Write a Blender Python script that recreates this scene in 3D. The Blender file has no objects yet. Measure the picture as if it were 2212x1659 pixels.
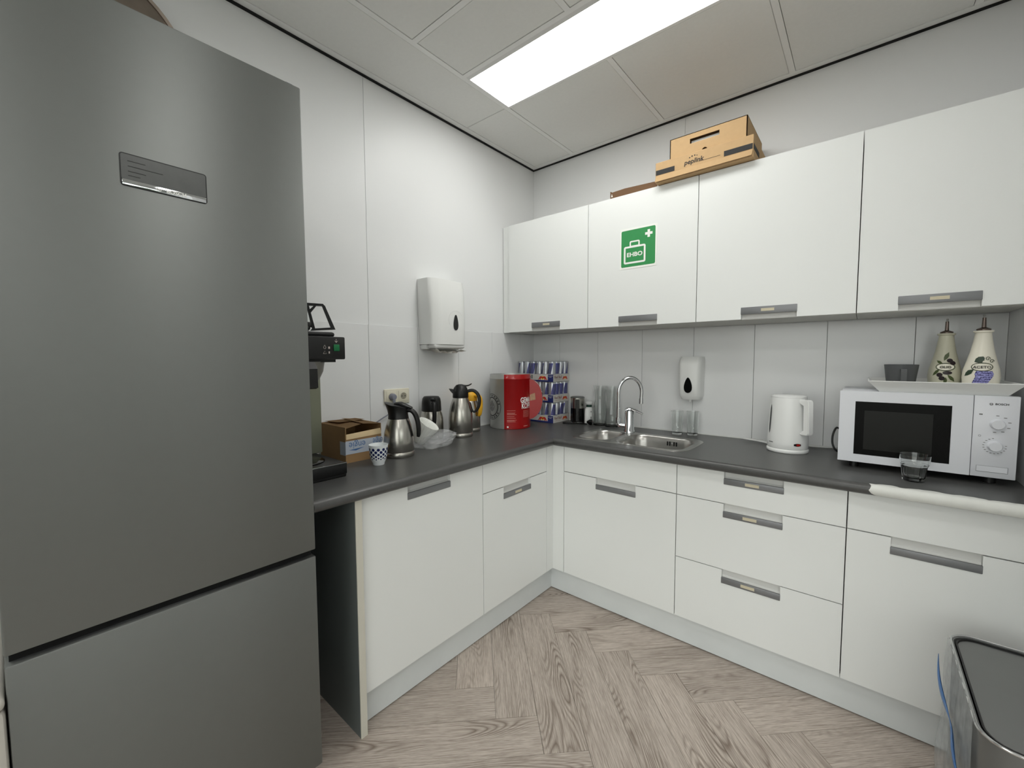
import bpy, bmesh, math, random
from mathutils import Vector, Matrix, noise
random.seed(7)
PI = math.pi
scene = bpy.context.scene
C = scene.collection
HC = 2.665          # ceiling height
ZW = 0.879          # worktop height

# ------------------------------------------------------------------ camera
cd = bpy.data.cameras.new('camera'); cam = bpy.data.objects.new('camera', cd); C.objects.link(cam)
cd.sensor_fit = 'HORIZONTAL'; cd.sensor_width = 36.0; cd.lens = 907.2078 / 2212 * 36.0
cd.clip_start = 0.02; cd.clip_end = 100
_r = Vector((0.76654458, 0.64217928, -0.00389693)); _u = Vector((-0.03644149, 0.0495556, 0.99810634)); _f = Vector((-0.64115632, 0.76495099, -0.06138855))
m = Matrix((( _r.x, _u.x, -_f.x, 1.88440), (_r.y, _u.y, -_f.y, -2.50034), (_r.z, _u.z, -_f.z, 1.31309), (0, 0, 0, 1)))
cam.matrix_world = m
scene.camera = cam

# ------------------------------------------------------------------ world, exposure
world = bpy.data.worlds.new('world'); scene.world = world; world.use_nodes = True
bg = world.node_tree.nodes['Background']; bg.inputs[0].default_value = (1.0, 0.992, 0.975, 1); bg.inputs[1].default_value = 2.4
scene.view_settings.view_transform = 'Standard'; scene.view_settings.look = 'None'
scene.view_settings.gamma = 1.0; scene.view_settings.use_curve_mapping = False
scene.view_settings.exposure = 0.30
LAMP = 8.2           # emission of the ceiling luminaires

# ------------------------------------------------------------------ materials
def s2l(c):
    return tuple((v / 255 / 12.92) if v / 255 <= 0.04045 else ((v / 255 + 0.055) / 1.055) ** 2.4 for v in c)
MATS = {}
def mat(name, rgb, rough=0.5, metal=0.0, spec=0.5, bump=0.0, bscale=200, var=0.0, vscale=8, trans=0.0, ior=1.45, alpha=1.0, coat=0.0, emit=0, stretch=None):
    if name in MATS: return MATS[name]
    mt = bpy.data.materials.new(name); mt.use_nodes = True
    nt = mt.node_tree; b = nt.nodes['Principled BSDF']
    col = s2l(rgb) + (1,)
    b.inputs['Base Color'].default_value = col
    b.inputs['Roughness'].default_value = rough; b.inputs['Metallic'].default_value = metal
    b.inputs['Specular IOR Level'].default_value = spec; b.inputs['IOR'].default_value = ior
    b.inputs['Transmission Weight'].default_value = trans; b.inputs['Alpha'].default_value = alpha
    b.inputs['Coat Weight'].default_value = coat; b.inputs['Coat Roughness'].default_value = 0.08
    if emit:
        b.inputs['Emission Color'].default_value = col; b.inputs['Emission Strength'].default_value = emit
    if bump or var:
        tc = nt.nodes.new('ShaderNodeTexCoord'); mp = nt.nodes.new('ShaderNodeMapping')
        nt.links.new(tc.outputs['Object'], mp.inputs[0])
        if stretch: mp.inputs['Scale'].default_value = stretch
    if var:
        n = nt.nodes.new('ShaderNodeTexNoise'); n.inputs['Scale'].default_value = vscale; n.inputs['Detail'].default_value = 5
        nt.links.new(mp.outputs[0], n.inputs['Vector'])
        mx = nt.nodes.new('ShaderNodeMix'); mx.data_type = 'RGBA'
        mx.inputs['A'].default_value = tuple(max(0, v * (1 - var)) for v in col[:3]) + (1,)
        mx.inputs['B'].default_value = tuple(min(1, v * (1 + var)) for v in col[:3]) + (1,)
        nt.links.new(n.outputs['Fac'], mx.inputs['Factor']); nt.links.new(mx.outputs['Result'], b.inputs['Base Color'])
    if bump:
        n2 = nt.nodes.new('ShaderNodeTexNoise'); n2.inputs['Scale'].default_value = bscale; n2.inputs['Detail'].default_value = 3
        nt.links.new(mp.outputs[0], n2.inputs['Vector'])
        bp = nt.nodes.new('ShaderNodeBump'); bp.inputs['Strength'].default_value = bump; bp.inputs['Distance'].default_value = 0.002
        nt.links.new(n2.outputs['Fac'], bp.inputs['Height']); nt.links.new(bp.outputs[0], b.inputs['Normal'])
    MATS[name] = mt
    return mt

WALLP = mat('wall_panel', (233, 234, 234), 0.42, var=0.015, vscale=2, bump=0.04, bscale=300)
TILE = mat('wall_tile', (232, 233, 233), 0.16, spec=0.5, var=0.02, vscale=3)
WALLB = mat('wall_base', (196, 197, 196), 0.8, var=0.02)
CEIL = mat('ceiling_tile', (236, 236, 233), 0.9, bump=0.25, bscale=500, var=0.03, vscale=60)
CBAR = mat('ceiling_bar', (242, 242, 240), 0.6, var=0.01)
BLACKGAP = mat('shadow_gap', (22, 22, 22), 0.9, var=0.05)
CAB = mat('cabinet_white', (232, 234, 232), 0.36, bump=0.10, bscale=600, var=0.01, vscale=3)
CABIN = mat('cabinet_carcass', (205, 205, 200), 0.6, var=0.02)
ENDP = mat('end_panel_grey', (98, 104, 103), 0.55, var=0.04, bump=0.05)
EDGE = mat('panel_edge', (205, 202, 190), 0.6, var=0.05)
PLIN = mat('plinth_grey', (217, 221, 221), 0.42, var=0.06, vscale=9)
HAND = mat('handle_steel', (128, 129, 131), 0.42, metal=0.45, var=0.04, vscale=40)
HREC = mat('handle_recess', (214, 214, 211), 0.5, var=0.02)
STICK = mat('beige_sticker', (206, 197, 172), 0.7, var=0.08, vscale=60)
TOP = mat('worktop_laminate', (76, 76, 75), 0.33, bump=0.10, bscale=260, var=0.16, vscale=120)
TOPE = mat('worktop_raw_edge', (216, 217, 212), 0.6, var=0.08, vscale=30, bump=0.3, bscale=60)
SEAL = mat('sealant', (232, 233, 230), 0.4, var=0.02)
STEEL = mat('brushed_steel', (184, 181, 174), 0.27, metal=1.0, var=0.03, vscale=60)
SINK = mat('sink_steel', (176, 174, 170), 0.28, metal=1.0, var=0.05, vscale=20)
CHROME = mat('chrome', (210, 212, 214), 0.06, metal=1.0, var=0.01)
FRIDGE = mat('fridge_steel', (130, 132, 130), 0.50, metal=0.9, var=0.02, vscale=40)
FRIDGE.node_tree.nodes['Principled BSDF'].inputs['Anisotropic'].default_value = 0.6
FRIDGE.node_tree.nodes['Principled BSDF'].inputs['Anisotropic Rotation'].default_value = 0.25
FRSIDE = mat('fridge_side', (120, 122, 122), 0.5, metal=0.3, var=0.03)
BLACK = mat('black_plastic', (17, 17, 17), 0.38, var=0.1, vscale=30)
BLACKG = mat('black_gloss', (6, 6, 6), 0.08, var=0.05)
DARK = mat('dark_cavity', (10, 10, 10), 0.9, var=0.05)
WHITEP = mat('white_plastic', (232, 233, 231), 0.25, var=0.01)
WHITED = mat('white_matte_plastic', (224, 225, 223), 0.45, var=0.01)
MWW = mat('microwave_white', (219, 221, 226), 0.35, var=0.012, vscale=20)
IVORY = mat('ivory_plastic', (222, 217, 198), 0.35, var=0.02)
GREYP = mat('grey_plastic', (132, 134, 146), 0.4, var=0.04)
YELL = mat('yellow_plastic', (236, 178, 42), 0.4, var=0.05)
CARD = mat('kraft_cardboard', (190, 158, 116), 0.8, var=0.07, vscale=40, bump=0.1, bscale=120)
CARD2 = mat('brown_cardboard', (156, 124, 86), 0.85, var=0.08, vscale=30, bump=0.1, bscale=120)
CARDE = mat('cardboard_edge', (216, 192, 152), 0.85, var=0.05)
CARDD = mat('dark_cardboard', (110, 82, 58), 0.85, var=0.08)
INK = mat('black_ink', (40, 40, 40), 0.7, var=0.03)
INKG = mat('grey_ink', (120, 120, 120), 0.7, var=0.03)
INKL = mat('pale_ink', (196, 186, 180), 0.7, var=0.03)
WINK = mat('white_ink', (240, 240, 236), 0.6, var=0.01)
GREEN = mat('sign_green', (52, 142, 80), 0.5, var=0.05, vscale=30)
GREENS = mat('green_switch', (10, 110, 60), 0.3, var=0.05)
PAPER = mat('white_paper', (240, 241, 236), 0.7, var=0.01)
TOWEL = mat('paper_towel', (226, 224, 218), 0.9, var=0.03, vscale=40)
TRED = mat('tin_red', (158, 12, 14), 0.28, var=0.04, vscale=14, coat=0.3)
TSIL = mat('tin_silver', (176, 177, 174), 0.34, metal=0.55, var=0.08, vscale=10)
CANS = mat('can_silver', (196, 199, 204), 0.28, metal=0.7, var=0.03)
CANB = mat('can_blue', (40, 42, 118), 0.3, metal=0.35, var=0.05)
TRBLUE = mat('tray_blue', (34, 44, 106), 0.6, var=0.04)
TRWH = mat('tray_white', (205, 203, 198), 0.6, var=0.04)
BRED = mat('bull_red', (196, 44, 40), 0.6, var=0.03)
BYEL = mat('sun_yellow', (240, 190, 60), 0.6, var=0.03)
CUPW = mat('white_porcelain', (233, 237, 238), 0.15, var=0.01)
CUPB = mat('cobalt_print', (26, 34, 84), 0.2, var=0.05)
CUPG = mat('grey_stoneware', (82, 84, 85), 0.45, var=0.06, vscale=60)
CERO = mat('olive_ceramic', (190, 188, 168), 0.3, var=0.05, vscale=20)
CERW = mat('cream_ceramic', (229, 225, 210), 0.2, var=0.03, vscale=20)
LEAF = mat('leaf_green', (66, 78, 40), 0.4, var=0.2, vscale=60)
LEAFD = mat('leaf_dark_green', (44, 62, 46), 0.4, var=0.2, vscale=60)
OLIVE = mat('olive_dark', (32, 20, 24), 0.3, var=0.1)
GRAPE = mat('grape_blue', (150, 150, 205), 0.25, var=0.25, vscale=160)
GRAPED = mat('grape_dark', (48, 44, 104), 0.35, var=0.1)
RINGG = mat('label_ring_green', (62, 70, 46), 0.4, var=0.1)
PINK = mat('pink_sponge', (214, 84, 92), 0.9, var=0.1, vscale=80, bump=0.4, bscale=300)
BINM = mat('bin_grey', (118, 119, 118), 0.4, metal=0.5, var=0.05)
BINI = mat('bin_inner', (92, 93, 92), 0.55, var=0.06)
BLUEB = mat('blue_film', (54, 112, 178), 0.35, var=0.15, vscale=12, alpha=0.85)
OLDMET = mat('tarnished_metal', (150, 138, 128), 0.38, metal=0.8, var=0.25, vscale=18)
LAMPM = mat('lamp_diffuser', (255, 255, 252), 0.5, emit=LAMP)
LAMPF = mat('lamp_frame', (226, 226, 224), 0.5, var=0.01)
GLASS = mat('clear_glass', (250, 252, 251), 0.0, trans=1.0, ior=1.45)
LEDBLUE = mat('tape_print_blue', (74, 110, 160), 0.5, var=0.1)
TAPE = mat('pale_tape', (186, 194, 206), 0.25, var=0.06, vscale=14)
OLIVEM = mat('olive_grey_steel', (140, 142, 124), 0.4, metal=0.6, var=0.05)
GREENNECK = mat('dark_green_plastic', (22, 52, 42), 0.4, var=0.1)
HEDGE = mat('hedge_green', (58, 84, 46), 0.8, var=0.5, vscale=6)
BOXG = mat('pale_grey_plastic', (190, 186, 178), 0.5, var=0.03)

def film(name, rgb, a, rough=0.15):
    mt = bpy.data.materials.new(name); mt.use_nodes = True; nt = mt.node_tree
    nt.nodes.remove(nt.nodes['Principled BSDF'])
    out = nt.nodes['Material Output']
    tr = nt.nodes.new('ShaderNodeBsdfTransparent'); gl = nt.nodes.new('ShaderNodeBsdfPrincipled'); mx = nt.nodes.new('ShaderNodeMixShader')
    gl.inputs['Base Color'].default_value = s2l(rgb) + (1,); gl.inputs['Roughness'].default_value = rough
    fr = nt.nodes.new('ShaderNodeTexNoise'); fr.inputs['Scale'].default_value = 30
    mr = nt.nodes.new('ShaderNodeMapRange'); mr.inputs['To Min'].default_value = a * 0.6; mr.inputs['To Max'].default_value = a * 1.4
    tc = nt.nodes.new('ShaderNodeTexCoord'); nt.links.new(tc.outputs['Object'], fr.inputs['Vector'])
    nt.links.new(fr.outputs['Fac'], mr.inputs['Value']); nt.links.new(mr.outputs[0], mx.inputs[0])
    nt.links.new(tr.outputs[0], mx.inputs[1]); nt.links.new(gl.outputs[0], mx.inputs[2]); nt.links.new(mx.outputs[0], out.inputs['Surface'])
    return mt
def pane_mat():
    mt = bpy.data.materials.new('window_glass'); mt.use_nodes = True; nt = mt.node_tree
    nt.nodes.remove(nt.nodes['Principled BSDF']); out = nt.nodes['Material Output']
    tr = nt.nodes.new('ShaderNodeBsdfTransparent'); gl = nt.nodes.new('ShaderNodeBsdfGlossy'); mx = nt.nodes.new('ShaderNodeMixShader'); fr = nt.nodes.new('ShaderNodeFresnel')
    tr.inputs[0].default_value = (0.94, 0.96, 0.95, 1); gl.inputs['Roughness'].default_value = 0.01; fr.inputs[0].default_value = 1.3
    nt.links.new(fr.outputs[0], mx.inputs[0]); nt.links.new(tr.outputs[0], mx.inputs[1]); nt.links.new(gl.outputs[0], mx.inputs[2]); nt.links.new(mx.outputs[0], out.inputs['Surface'])
    return mt
GLASSW = pane_mat()
FILM = film('clear_film', (244, 246, 248), 0.20, 0.04)
LINER = film('bin_liner_film', (170, 174, 176), 0.5, 0.3)
SHRINK = film('shrink_film', (225, 228, 232), 0.10, 0.08)

def wood_mat():
    mt = bpy.data.materials.new('floor_oak_vinyl'); mt.use_nodes = True; nt = mt.node_tree; b = nt.nodes['Principled BSDF']
    L = nt.links.new
    tc = nt.nodes.new('ShaderNodeTexCoord'); oi = nt.nodes.new('ShaderNodeObjectInfo')
    mul = nt.nodes.new('ShaderNodeVectorMath'); mul.operation = 'MULTIPLY_ADD'
    comb = nt.nodes.new('ShaderNodeCombineXYZ')
    for i, k in enumerate((37.0, 71.0, 13.0)):
        q = nt.nodes.new('ShaderNodeMath'); q.operation = 'MULTIPLY'; q.inputs[1].default_value = k
        L(oi.outputs['Random'], q.inputs[0]); L(q.outputs[0], comb.inputs[i])
    mul.inputs[1].default_value = (1, 1, 1); L(tc.outputs['Object'], mul.inputs[0]); L(comb.outputs[0], mul.inputs[2])
    def noise_n(scale, vec, detail=4, dist=0.0):
        mp = nt.nodes.new('ShaderNodeMapping'); mp.inputs['Scale'].default_value = vec; L(mul.outputs[0], mp.inputs[0])
        n = nt.nodes.new('ShaderNodeTexNoise'); n.inputs['Scale'].default_value = scale; n.inputs['Detail'].default_value = detail; n.inputs['Distortion'].default_value = dist
        L(mp.outputs[0], n.inputs['Vector']); return n
    f1 = noise_n(1.0, (9, 300, 10), 6); f2 = noise_n(1.0, (34, 900, 10), 4)
    fine = nt.nodes.new('ShaderNodeMix'); fine.data_type = 'FLOAT'; fine.inputs['Factor'].default_value = 0.45
    L(f1.outputs['Fac'], fine.inputs['A']); L(f2.outputs['Fac'], fine.inputs['B'])
    # cathedral grain: contour bands of a stretched noise field
    fld = noise_n(1.0, (1.5, 8, 3), 1, 0.15)
    band = nt.nodes.new('ShaderNodeMath'); band.operation = 'MULTIPLY'; band.inputs[1].default_value = 60; L(fld.outputs['Fac'], band.inputs[0])
    fr = nt.nodes.new('ShaderNodeMath'); fr.operation = 'PINGPONG'; fr.inputs[1].default_value = 1.0; L(band.outputs[0], fr.inputs[0])
    pw = nt.nodes.new('ShaderNodeMath'); pw.operation = 'POWER'; pw.inputs[1].default_value = 1.8; L(fr.outputs[0], pw.inputs[0])
    patch = noise_n(1.0, (2.0, 9, 2), 2)
    pr = nt.nodes.new('ShaderNodeMapRange'); pr.inputs['From Min'].default_value = 0.50; pr.inputs['From Max'].default_value = 0.66; L(patch.outputs['Fac'], pr.inputs['Value'])
    gb = nt.nodes.new('ShaderNodeMath'); gb.operation = 'MULTIPLY'; L(pw.outputs[0], gb.inputs[0]); L(pr.outputs[0], gb.inputs[1])
    cr = nt.nodes.new('ShaderNodeValToRGB')
    cr.color_ramp.elements[0].position = 0.36; cr.color_ramp.elements[0].color = s2l((150, 136, 125)) + (1,)
    cr.color_ramp.elements[1].position = 0.60; cr.color_ramp.elements[1].color = s2l((208, 196, 185)) + (1,)
    L(fine.outputs['Result'], cr.inputs[0])
    mx = nt.nodes.new('ShaderNodeMix'); mx.data_type = 'RGBA'; mx.inputs['B'].default_value = s2l((112, 96, 84)) + (1,)
    g2 = nt.nodes.new('ShaderNodeMath'); g2.operation = 'MULTIPLY'; g2.inputs[1].default_value = 0.88; L(gb.outputs[0], g2.inputs[0])
    L(g2.outputs[0], mx.inputs['Factor']); L(cr.outputs[0], mx.inputs['A'])
    hs = nt.nodes.new('ShaderNodeHueSaturation'); mr = nt.nodes.new('ShaderNodeMapRange'); mr.inputs['To Min'].default_value = 0.80; mr.inputs['To Max'].default_value = 0.98
    L(oi.outputs['Random'], mr.inputs['Value']); L(mr.outputs[0], hs.inputs['Value']); L(mx.outputs['Result'], hs.inputs['Color']); L(hs.outputs[0], b.inputs['Base Color'])
    b.inputs['Roughness'].default_value = 0.5
    bp = nt.nodes.new('ShaderNodeBump'); bp.inputs['Strength'].default_value = 0.15; bp.inputs['Distance'].default_value = 0.001; L(fine.outputs['Result'], bp.inputs['Height']); L(bp.outputs[0], b.inputs['Normal'])
    return mt
WOOD = wood_mat()

# ------------------------------------------------------------------ mesh helpers
class B:
    def __init__(self): self.bm = bmesh.new()
    def _m(self, geo, M):
        if M is not None: bmesh.ops.transform(self.bm, matrix=M, verts=geo)
    def box(self, lo, hi, bev=0.0, seg=2, M=None, mi=0):
        c = [(a + b) / 2 for a, b in zip(lo, hi)]; s = [abs(b - a) for a, b in zip(lo, hi)]
        nf = set(self.bm.faces)
        r = bmesh.ops.create_cube(self.bm, size=1.0, matrix=Matrix.Translation(c) @ Matrix.Diagonal((*s, 1)))
        vs = r['verts']
        if bev > 0:
            es = list({e for v in vs for e in v.link_edges})
            r2 = bmesh.ops.bevel(self.bm, geom=es, offset=min(bev, min(s) * 0.49), segments=seg, affect='EDGES', profile=0.5)
        fs = [f for f in self.bm.faces if f not in nf]
        for f in fs: f.material_index = mi
        if M is not None:
            bmesh.ops.transform(self.bm, matrix=M, verts=list({v for f in fs for v in f.verts}))
        return self
    def lathe(self, prof, seg=24, c=(0, 0, 0), M=None, fn=None, mi=0, close=False):
        rings = []
        for r, z in prof:
            if r < 1e-6: rings.append([self.bm.verts.new((c[0], c[1], c[2] + z))])
            else:
                ring = []
                for k in range(seg):
                    a = 2 * PI * k / seg; rr = fn(r, a, z) if fn else r
                    ring.append(self.bm.verts.new((c[0] + rr * math.cos(a), c[1] + rr * math.sin(a), c[2] + z)))
                rings.append(ring)
        fs = []
        pairs = list(zip(rings[:-1], rings[1:]))
        if close: pairs.append((rings[-1], rings[0]))
        for A, D in pairs:
            for k in range(seg):
                k2 = (k + 1) % seg
                if len(A) == 1 and len(D) == 1: continue
                if len(A) == 1: q = [A[0], D[k2], D[k]]
                elif len(D) == 1: q = [A[k], A[k2], D[0]]
                else: q = [A[k], A[k2], D[k2], D[k]]
                f = self.bm.faces.new(q); f.material_index = mi; fs.append(f)
        if not close:
            if len(rings[0]) > 1: f = self.bm.faces.new(list(reversed(rings[0]))); f.material_index = mi
            if len(rings[-1]) > 1: f = self.bm.faces.new(rings[-1]); f.material_index = mi
        if M is not None: bmesh.ops.transform(self.bm, matrix=M, verts=[v for g in rings for v in g])
        return self
    def cyl(self, p0, p1, r0, r1=None, seg=20, mi=0):
        p0 = Vector(p0); p1 = Vector(p1); d = p1 - p0
        M = Matrix.Translation(p0) @ d.to_track_quat('Z', 'Y').to_matrix().to_4x4()
        return self.lathe([(r0, 0), (r1 if r1 is not None else r0, d.length)], seg, M=M, mi=mi)
    def tube(self, path, r, seg=10, mi=0, flat=1.0, sm=True):
        P = [Vector(p) for p in path]; n = len(P)
        rs = list(r) if isinstance(r, (list, tuple)) else [r] * n
        if sm and 3 <= n <= 16:      # Catmull-Rom refinement
            Q, q_ = [], []
            for i in range(n - 1):
                a, b_, c_, d_ = P[max(i - 1, 0)], P[i], P[i + 1], P[min(i + 2, n - 1)]
                for k in range(4):
                    t = k / 4
                    Q.append(0.5 * (2 * b_ + (c_ - a) * t + (2 * a - 5 * b_ + 4 * c_ - d_) * t * t + (3 * b_ - a - 3 * c_ + d_) * t ** 3)); q_.append(rs[i] + (rs[i + 1] - rs[i]) * t)
            Q.append(P[-1]); q_.append(rs[-1]); P, rs, n = Q, q_, len(Q)
        T = [(P[min(i + 1, n - 1)] - P[max(i - 1, 0)]).normalized() for i in range(n)]
        up = Vector((0, 0, 1)) if abs(T[0].z) < 0.9 else Vector((1, 0, 0))
        N = (up - T[0] * up.dot(T[0])).normalized(); rings = []
        for i in range(n):
            N = (N - T[i] * N.dot(T[i])).normalized(); Bn = T[i].cross(N)
            rings.append([self.bm.verts.new(P[i] + N * (rs[i] * math.cos(2 * PI * k / seg)) + Bn * (rs[i] * flat * math.sin(2 * PI * k / seg))) for k in range(seg)])
        for A, D in zip(rings[:-1], rings[1:]):
            for k in range(seg):
                f = self.bm.faces.new([A[k], A[(k + 1) % seg], D[(k + 1) % seg], D[k]]); f.material_index = mi
        f = self.bm.faces.new(list(reversed(rings[0]))); f.material_index = mi
        f = self.bm.faces.new(rings[-1]); f.material_index = mi
        return self
    def prism(self, poly, fn, d0, d1, mi=0):
        """poly: 2-D outline; fn(u, v, d) -> point; extruded from d0 to d1"""
        a = [self.bm.verts.new(fn(u, v, d0)) for u, v in poly]; b = [self.bm.verts.new(fn(u, v, d1)) for u, v in poly]
        n = len(poly)
        fs = [self.bm.faces.new(a), self.bm.faces.new(list(reversed(b)))]
        for k in range(n): fs.append(self.bm.faces.new([a[k], b[k], b[(k + 1) % n], a[(k + 1) % n]]))
        for f in fs: f.material_index = mi
        return self
    def cells(self, xs, ys, full, z0, z1):
        vt = {}
        def v(i, j, z):
            k = (i, j, z)
            if k not in vt: vt[k] = self.bm.verts.new((xs[i], ys[j], z))
            return vt[k]
        for (i, j) in full:
            self.bm.faces.new([v(i, j, z1), v(i + 1, j, z1), v(i + 1, j + 1, z1), v(i, j + 1, z1)])
            self.bm.faces.new([v(i, j + 1, z0), v(i + 1, j + 1, z0), v(i + 1, j, z0), v(i, j, z0)])
            for (di, dj, e) in ((-1, 0, ((i, j + 1), (i, j))), (1, 0, ((i + 1, j), (i + 1, j + 1))), (0, -1, ((i, j), (i + 1, j))), (0, 1, ((i + 1, j + 1), (i, j + 1)))):
                if (i + di, j + dj) not in full:
                    (a, b), (c, d) = e
                    self.bm.faces.new([v(a, b, z0), v(c, d, z0), v(c, d, z1), v(a, b, z1)])
        return self
    def quad(self, pts, mi=0):
        f = self.bm.faces.new([self.bm.verts.new(p) for p in pts]); f.material_index = mi; return self
    def mesh(self, name, smooth=True, ang=35):
        bmesh.ops.recalc_face_normals(self.bm, faces=self.bm.faces)
        me = bpy.data.meshes.new(name); self.bm.to_mesh(me); self.bm.free()
        if smooth:
            for p in me.polygons: p.use_smooth = True
            me.set_sharp_from_angle(angle=math.radians(ang))
        return me
def link(name, me, mats, parent=None):
    o = bpy.data.objects.new(name, me); C.objects.link(o)
    for m_ in (mats if isinstance(mats, (list, tuple)) else [mats]): me.materials.append(m_)
    if parent is not None: o.parent = parent
    return o
def part(name, b, mats, parent=None, smooth=True, ang=35, label=None):
    o = link(name, b.mesh(name, smooth, ang), mats, parent)
    if label: o['label'] = label
    return o
def tag(o, label, cat, group=None):
    o['label'] = label; o['category'] = cat
    if group: o['group'] = group
    return o
def thing(name, label, cat, loc=(0, 0, 0), rotz=0.0, group=None):
    o = bpy.data.objects.new(name, None); C.objects.link(o); o.location = loc; o.rotation_euler = (0, 0, rotz); o.empty_display_size = 0.05
    return tag(o, label, cat, group)
def struct(o):
    o['kind'] = 'structure'; return o
def tmesh(s, size, bold=0.0, depth=0.0):
    cu = bpy.data.curves.new('t', 'FONT'); cu.body = s; cu.size = size; cu.align_x = 'CENTER'; cu.align_y = 'CENTER'; cu.offset = bold * size; cu.extrude = depth; cu.resolution_u = 3
    ob = bpy.data.objects.new('t', cu); C.objects.link(ob)
    bpy.context.view_layer.update()
    me = bpy.data.meshes.new_from_object(ob.evaluated_get(bpy.context.evaluated_depsgraph_get()))
    bpy.data.objects.remove(ob); bpy.data.curves.remove(cu)
    return me
FACE = {'-y': Matrix.Rotation(PI / 2, 4, 'X'), '+x': Matrix.Rotation(PI / 2, 4, 'Z') @ Matrix.Rotation(PI / 2, 4, 'X')}
def text(s, size, m_, parent, loc, face='-y', bold=0.0, roll=0.0, sx=1.0, name='lettering', M=None, shear=0.0):
    me = tmesh(s, size, bold)
    S = Matrix.Identity(4); S[0][1] = shear
    me.transform(Matrix.Translation(loc) @ (M if M is not None else FACE[face]) @ Matrix.Rotation(roll, 4, 'Z') @ Matrix.Diagonal((sx, 1, 1, 1)) @ S)
    return link(name, me, m_, parent)
def ctext(s, size, m_, parent, R, ang0, z, bold=0.0, sx=1.0, name='lettering', rfn=None, eps=0.0006):
    me = tmesh(s, size, bold)
    for v in me.vertices:
        a = ang0 + v.co.x * sx / R; zz = z + v.co.y; rr = (rfn(zz) if rfn else R) + eps
        v.co = (rr * math.cos(a), rr * math.sin(a), zz)
    return link(name, me, m_, parent)
def arc(cx, cy, r, a0, a1, n):
    return [(cx + r * math.cos(a0 + (a1 - a0) * k / n), cy + r * math.sin(a0 + (a1 - a0) * k / n)) for k in range(n + 1)]
def rrect(x0, y0, x1, y1, r, n=4):
    return arc(x1 - r, y0 + r, r, -PI / 2, 0, n) + arc(x1 - r, y1 - r, r, 0, PI / 2, n) + arc(x0 + r, y1 - r, r, PI / 2, PI, n) + arc(x0 + r, y0 + r, r, PI, 1.5 * PI, n)
FY = lambda u, v, d: (u, d, v)      # outline in x-z, depth along y
FX = lambda u, v, d: (d, u, v)      # outline in y-z, depth along x
FZ = lambda u, v, d: (u, v, d)      # outline in x-y, depth along z

# ================================================================== SETTING
XR = 2.31                       # right wall of the kitchen niche
Y2 = -1.38                      # where that wall ends and the room opens to the right
XE, YE = 5.6, -4.6              # far walls of the room

fl = struct(part('floor', B().box((-0.1, YE - 0.1, -0.12), (XE + 0.1, 0.1, -0.008)), WALLB, smooth=False))
PW, PL, A0, B0 = 0.152, 0.76, -0.067, -1.19
S2 = math.sqrt(0.5)
def clip(poly, ax, val, keep_gt):
    out = []
    for i in range(len(poly)):
        p, q = poly[i], poly[(i + 1) % len(poly)]
        ip = (p[ax] > val) == keep_gt; iq = (q[ax] > val) == keep_gt
        if ip: out.append(p)
        if ip != iq:
            t = (val - p[ax]) / (q[ax] - p[ax]); out.append((p[0] + t * (q[0] - p[0]), p[1] + t * (q[1] - p[1])))
    return out
def plank(a0, a1, b0, b1, alongb):
    g = 0.0006; a0 += g; a1 -= g; b0 += g; b1 -= g
    poly = [(S2 * (a - b), S2 * (a + b)) for a, b in ((a0, b0), (a1, b0), (a1, b1), (a0, b1))]
    cx = sum(p[0] for p in poly) / 4; cy = sum(p[1] for p in poly) / 4
    if cx > XR + 0.3 and cy > Y2 + 0.5: return
    xm = XE if cy < Y2 else XR
    for ax, v, k in ((0, 0.004, True), (0, 2.45, False), (1, YE, True), (1, -0.30, False)):
        poly = clip(poly, ax, v, k)
        if len(poly) < 3: return
    if cx < XR + 0.3 and cy > Y2 - 0.2: 
        pass
    rot = 3 * PI / 4 if alongb else PI / 4
    M = Matrix.Translation((cx, cy, 0)) @ Matrix.Rotation(rot, 4, 'Z'); Mi = M.inverted()
    b = B(); b.prism([tuple((Mi @ Vector((x, y, 0)))[:2]) for x, y in poly], FZ, -0.008, 0.0)
    o = part('plank', b, WOOD, fl, smooth=False); o.matrix_local = M
for n in range(-4, 4):
    for k in range(-40, 41):
        top = B0 - k * PW + n * 2 * PL
        plank(A0 + k * PW, A0 + (k + 1) * PW, top - PL, top, True)
        plank(A0 + k * PW, A0 + k * PW + PL, top, top + PW, False)

part('added_carpet', B().box((2.452, YE, -0.008), (XE, Y2, 0.0)), mat('added_carpet_grey', (92, 91, 88), 0.95, var=0.12, vscale=60, bump=0.3, bscale=300), fl, smooth=False)  # unseen dark flooring, added to dim the fridge's lower reflection
# left wall : slab, tall panels above, glazed tiles above the worktop
wl = struct(part('wall_left', B().box((-0.12, YE, 0), (-0.014, 0.12, HC + 0.05)), WALLB, smooth=False))
def wpanel(lo, hi, m_, par, bev=0.0008, name='panel'):
    return part(name, B().box(lo, hi, bev, 1), m_, par, smooth=False)
ZT = 1.4824
for y0, y1 in ((-1.35, 0.0), (-2.55, -1.35), (-3.75, -2.55), (YE, -3.75)):
    wpanel((-0.014, y0 + 0.0007, ZT), (-0.004, y1 - 0.0007 if y1 < 0 else 0.0135, HC - 0.005), WALLP, wl)
for k in range(8):
    y1 = min(0.0, -0.155 - 0.30 * (k - 1)) if k else 0.0
    y0 = -0.155 - 0.30 * k
    wpanel((-0.014, y0 + 0.0008, 0.60), (0.0, y1 - 0.0008 if k else 0.012, ZT), TILE, wl, name='tile')
wpanel((-0.014, YE, 0.0), (-0.006, -2.26, ZT), WALLP, wl)
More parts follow.
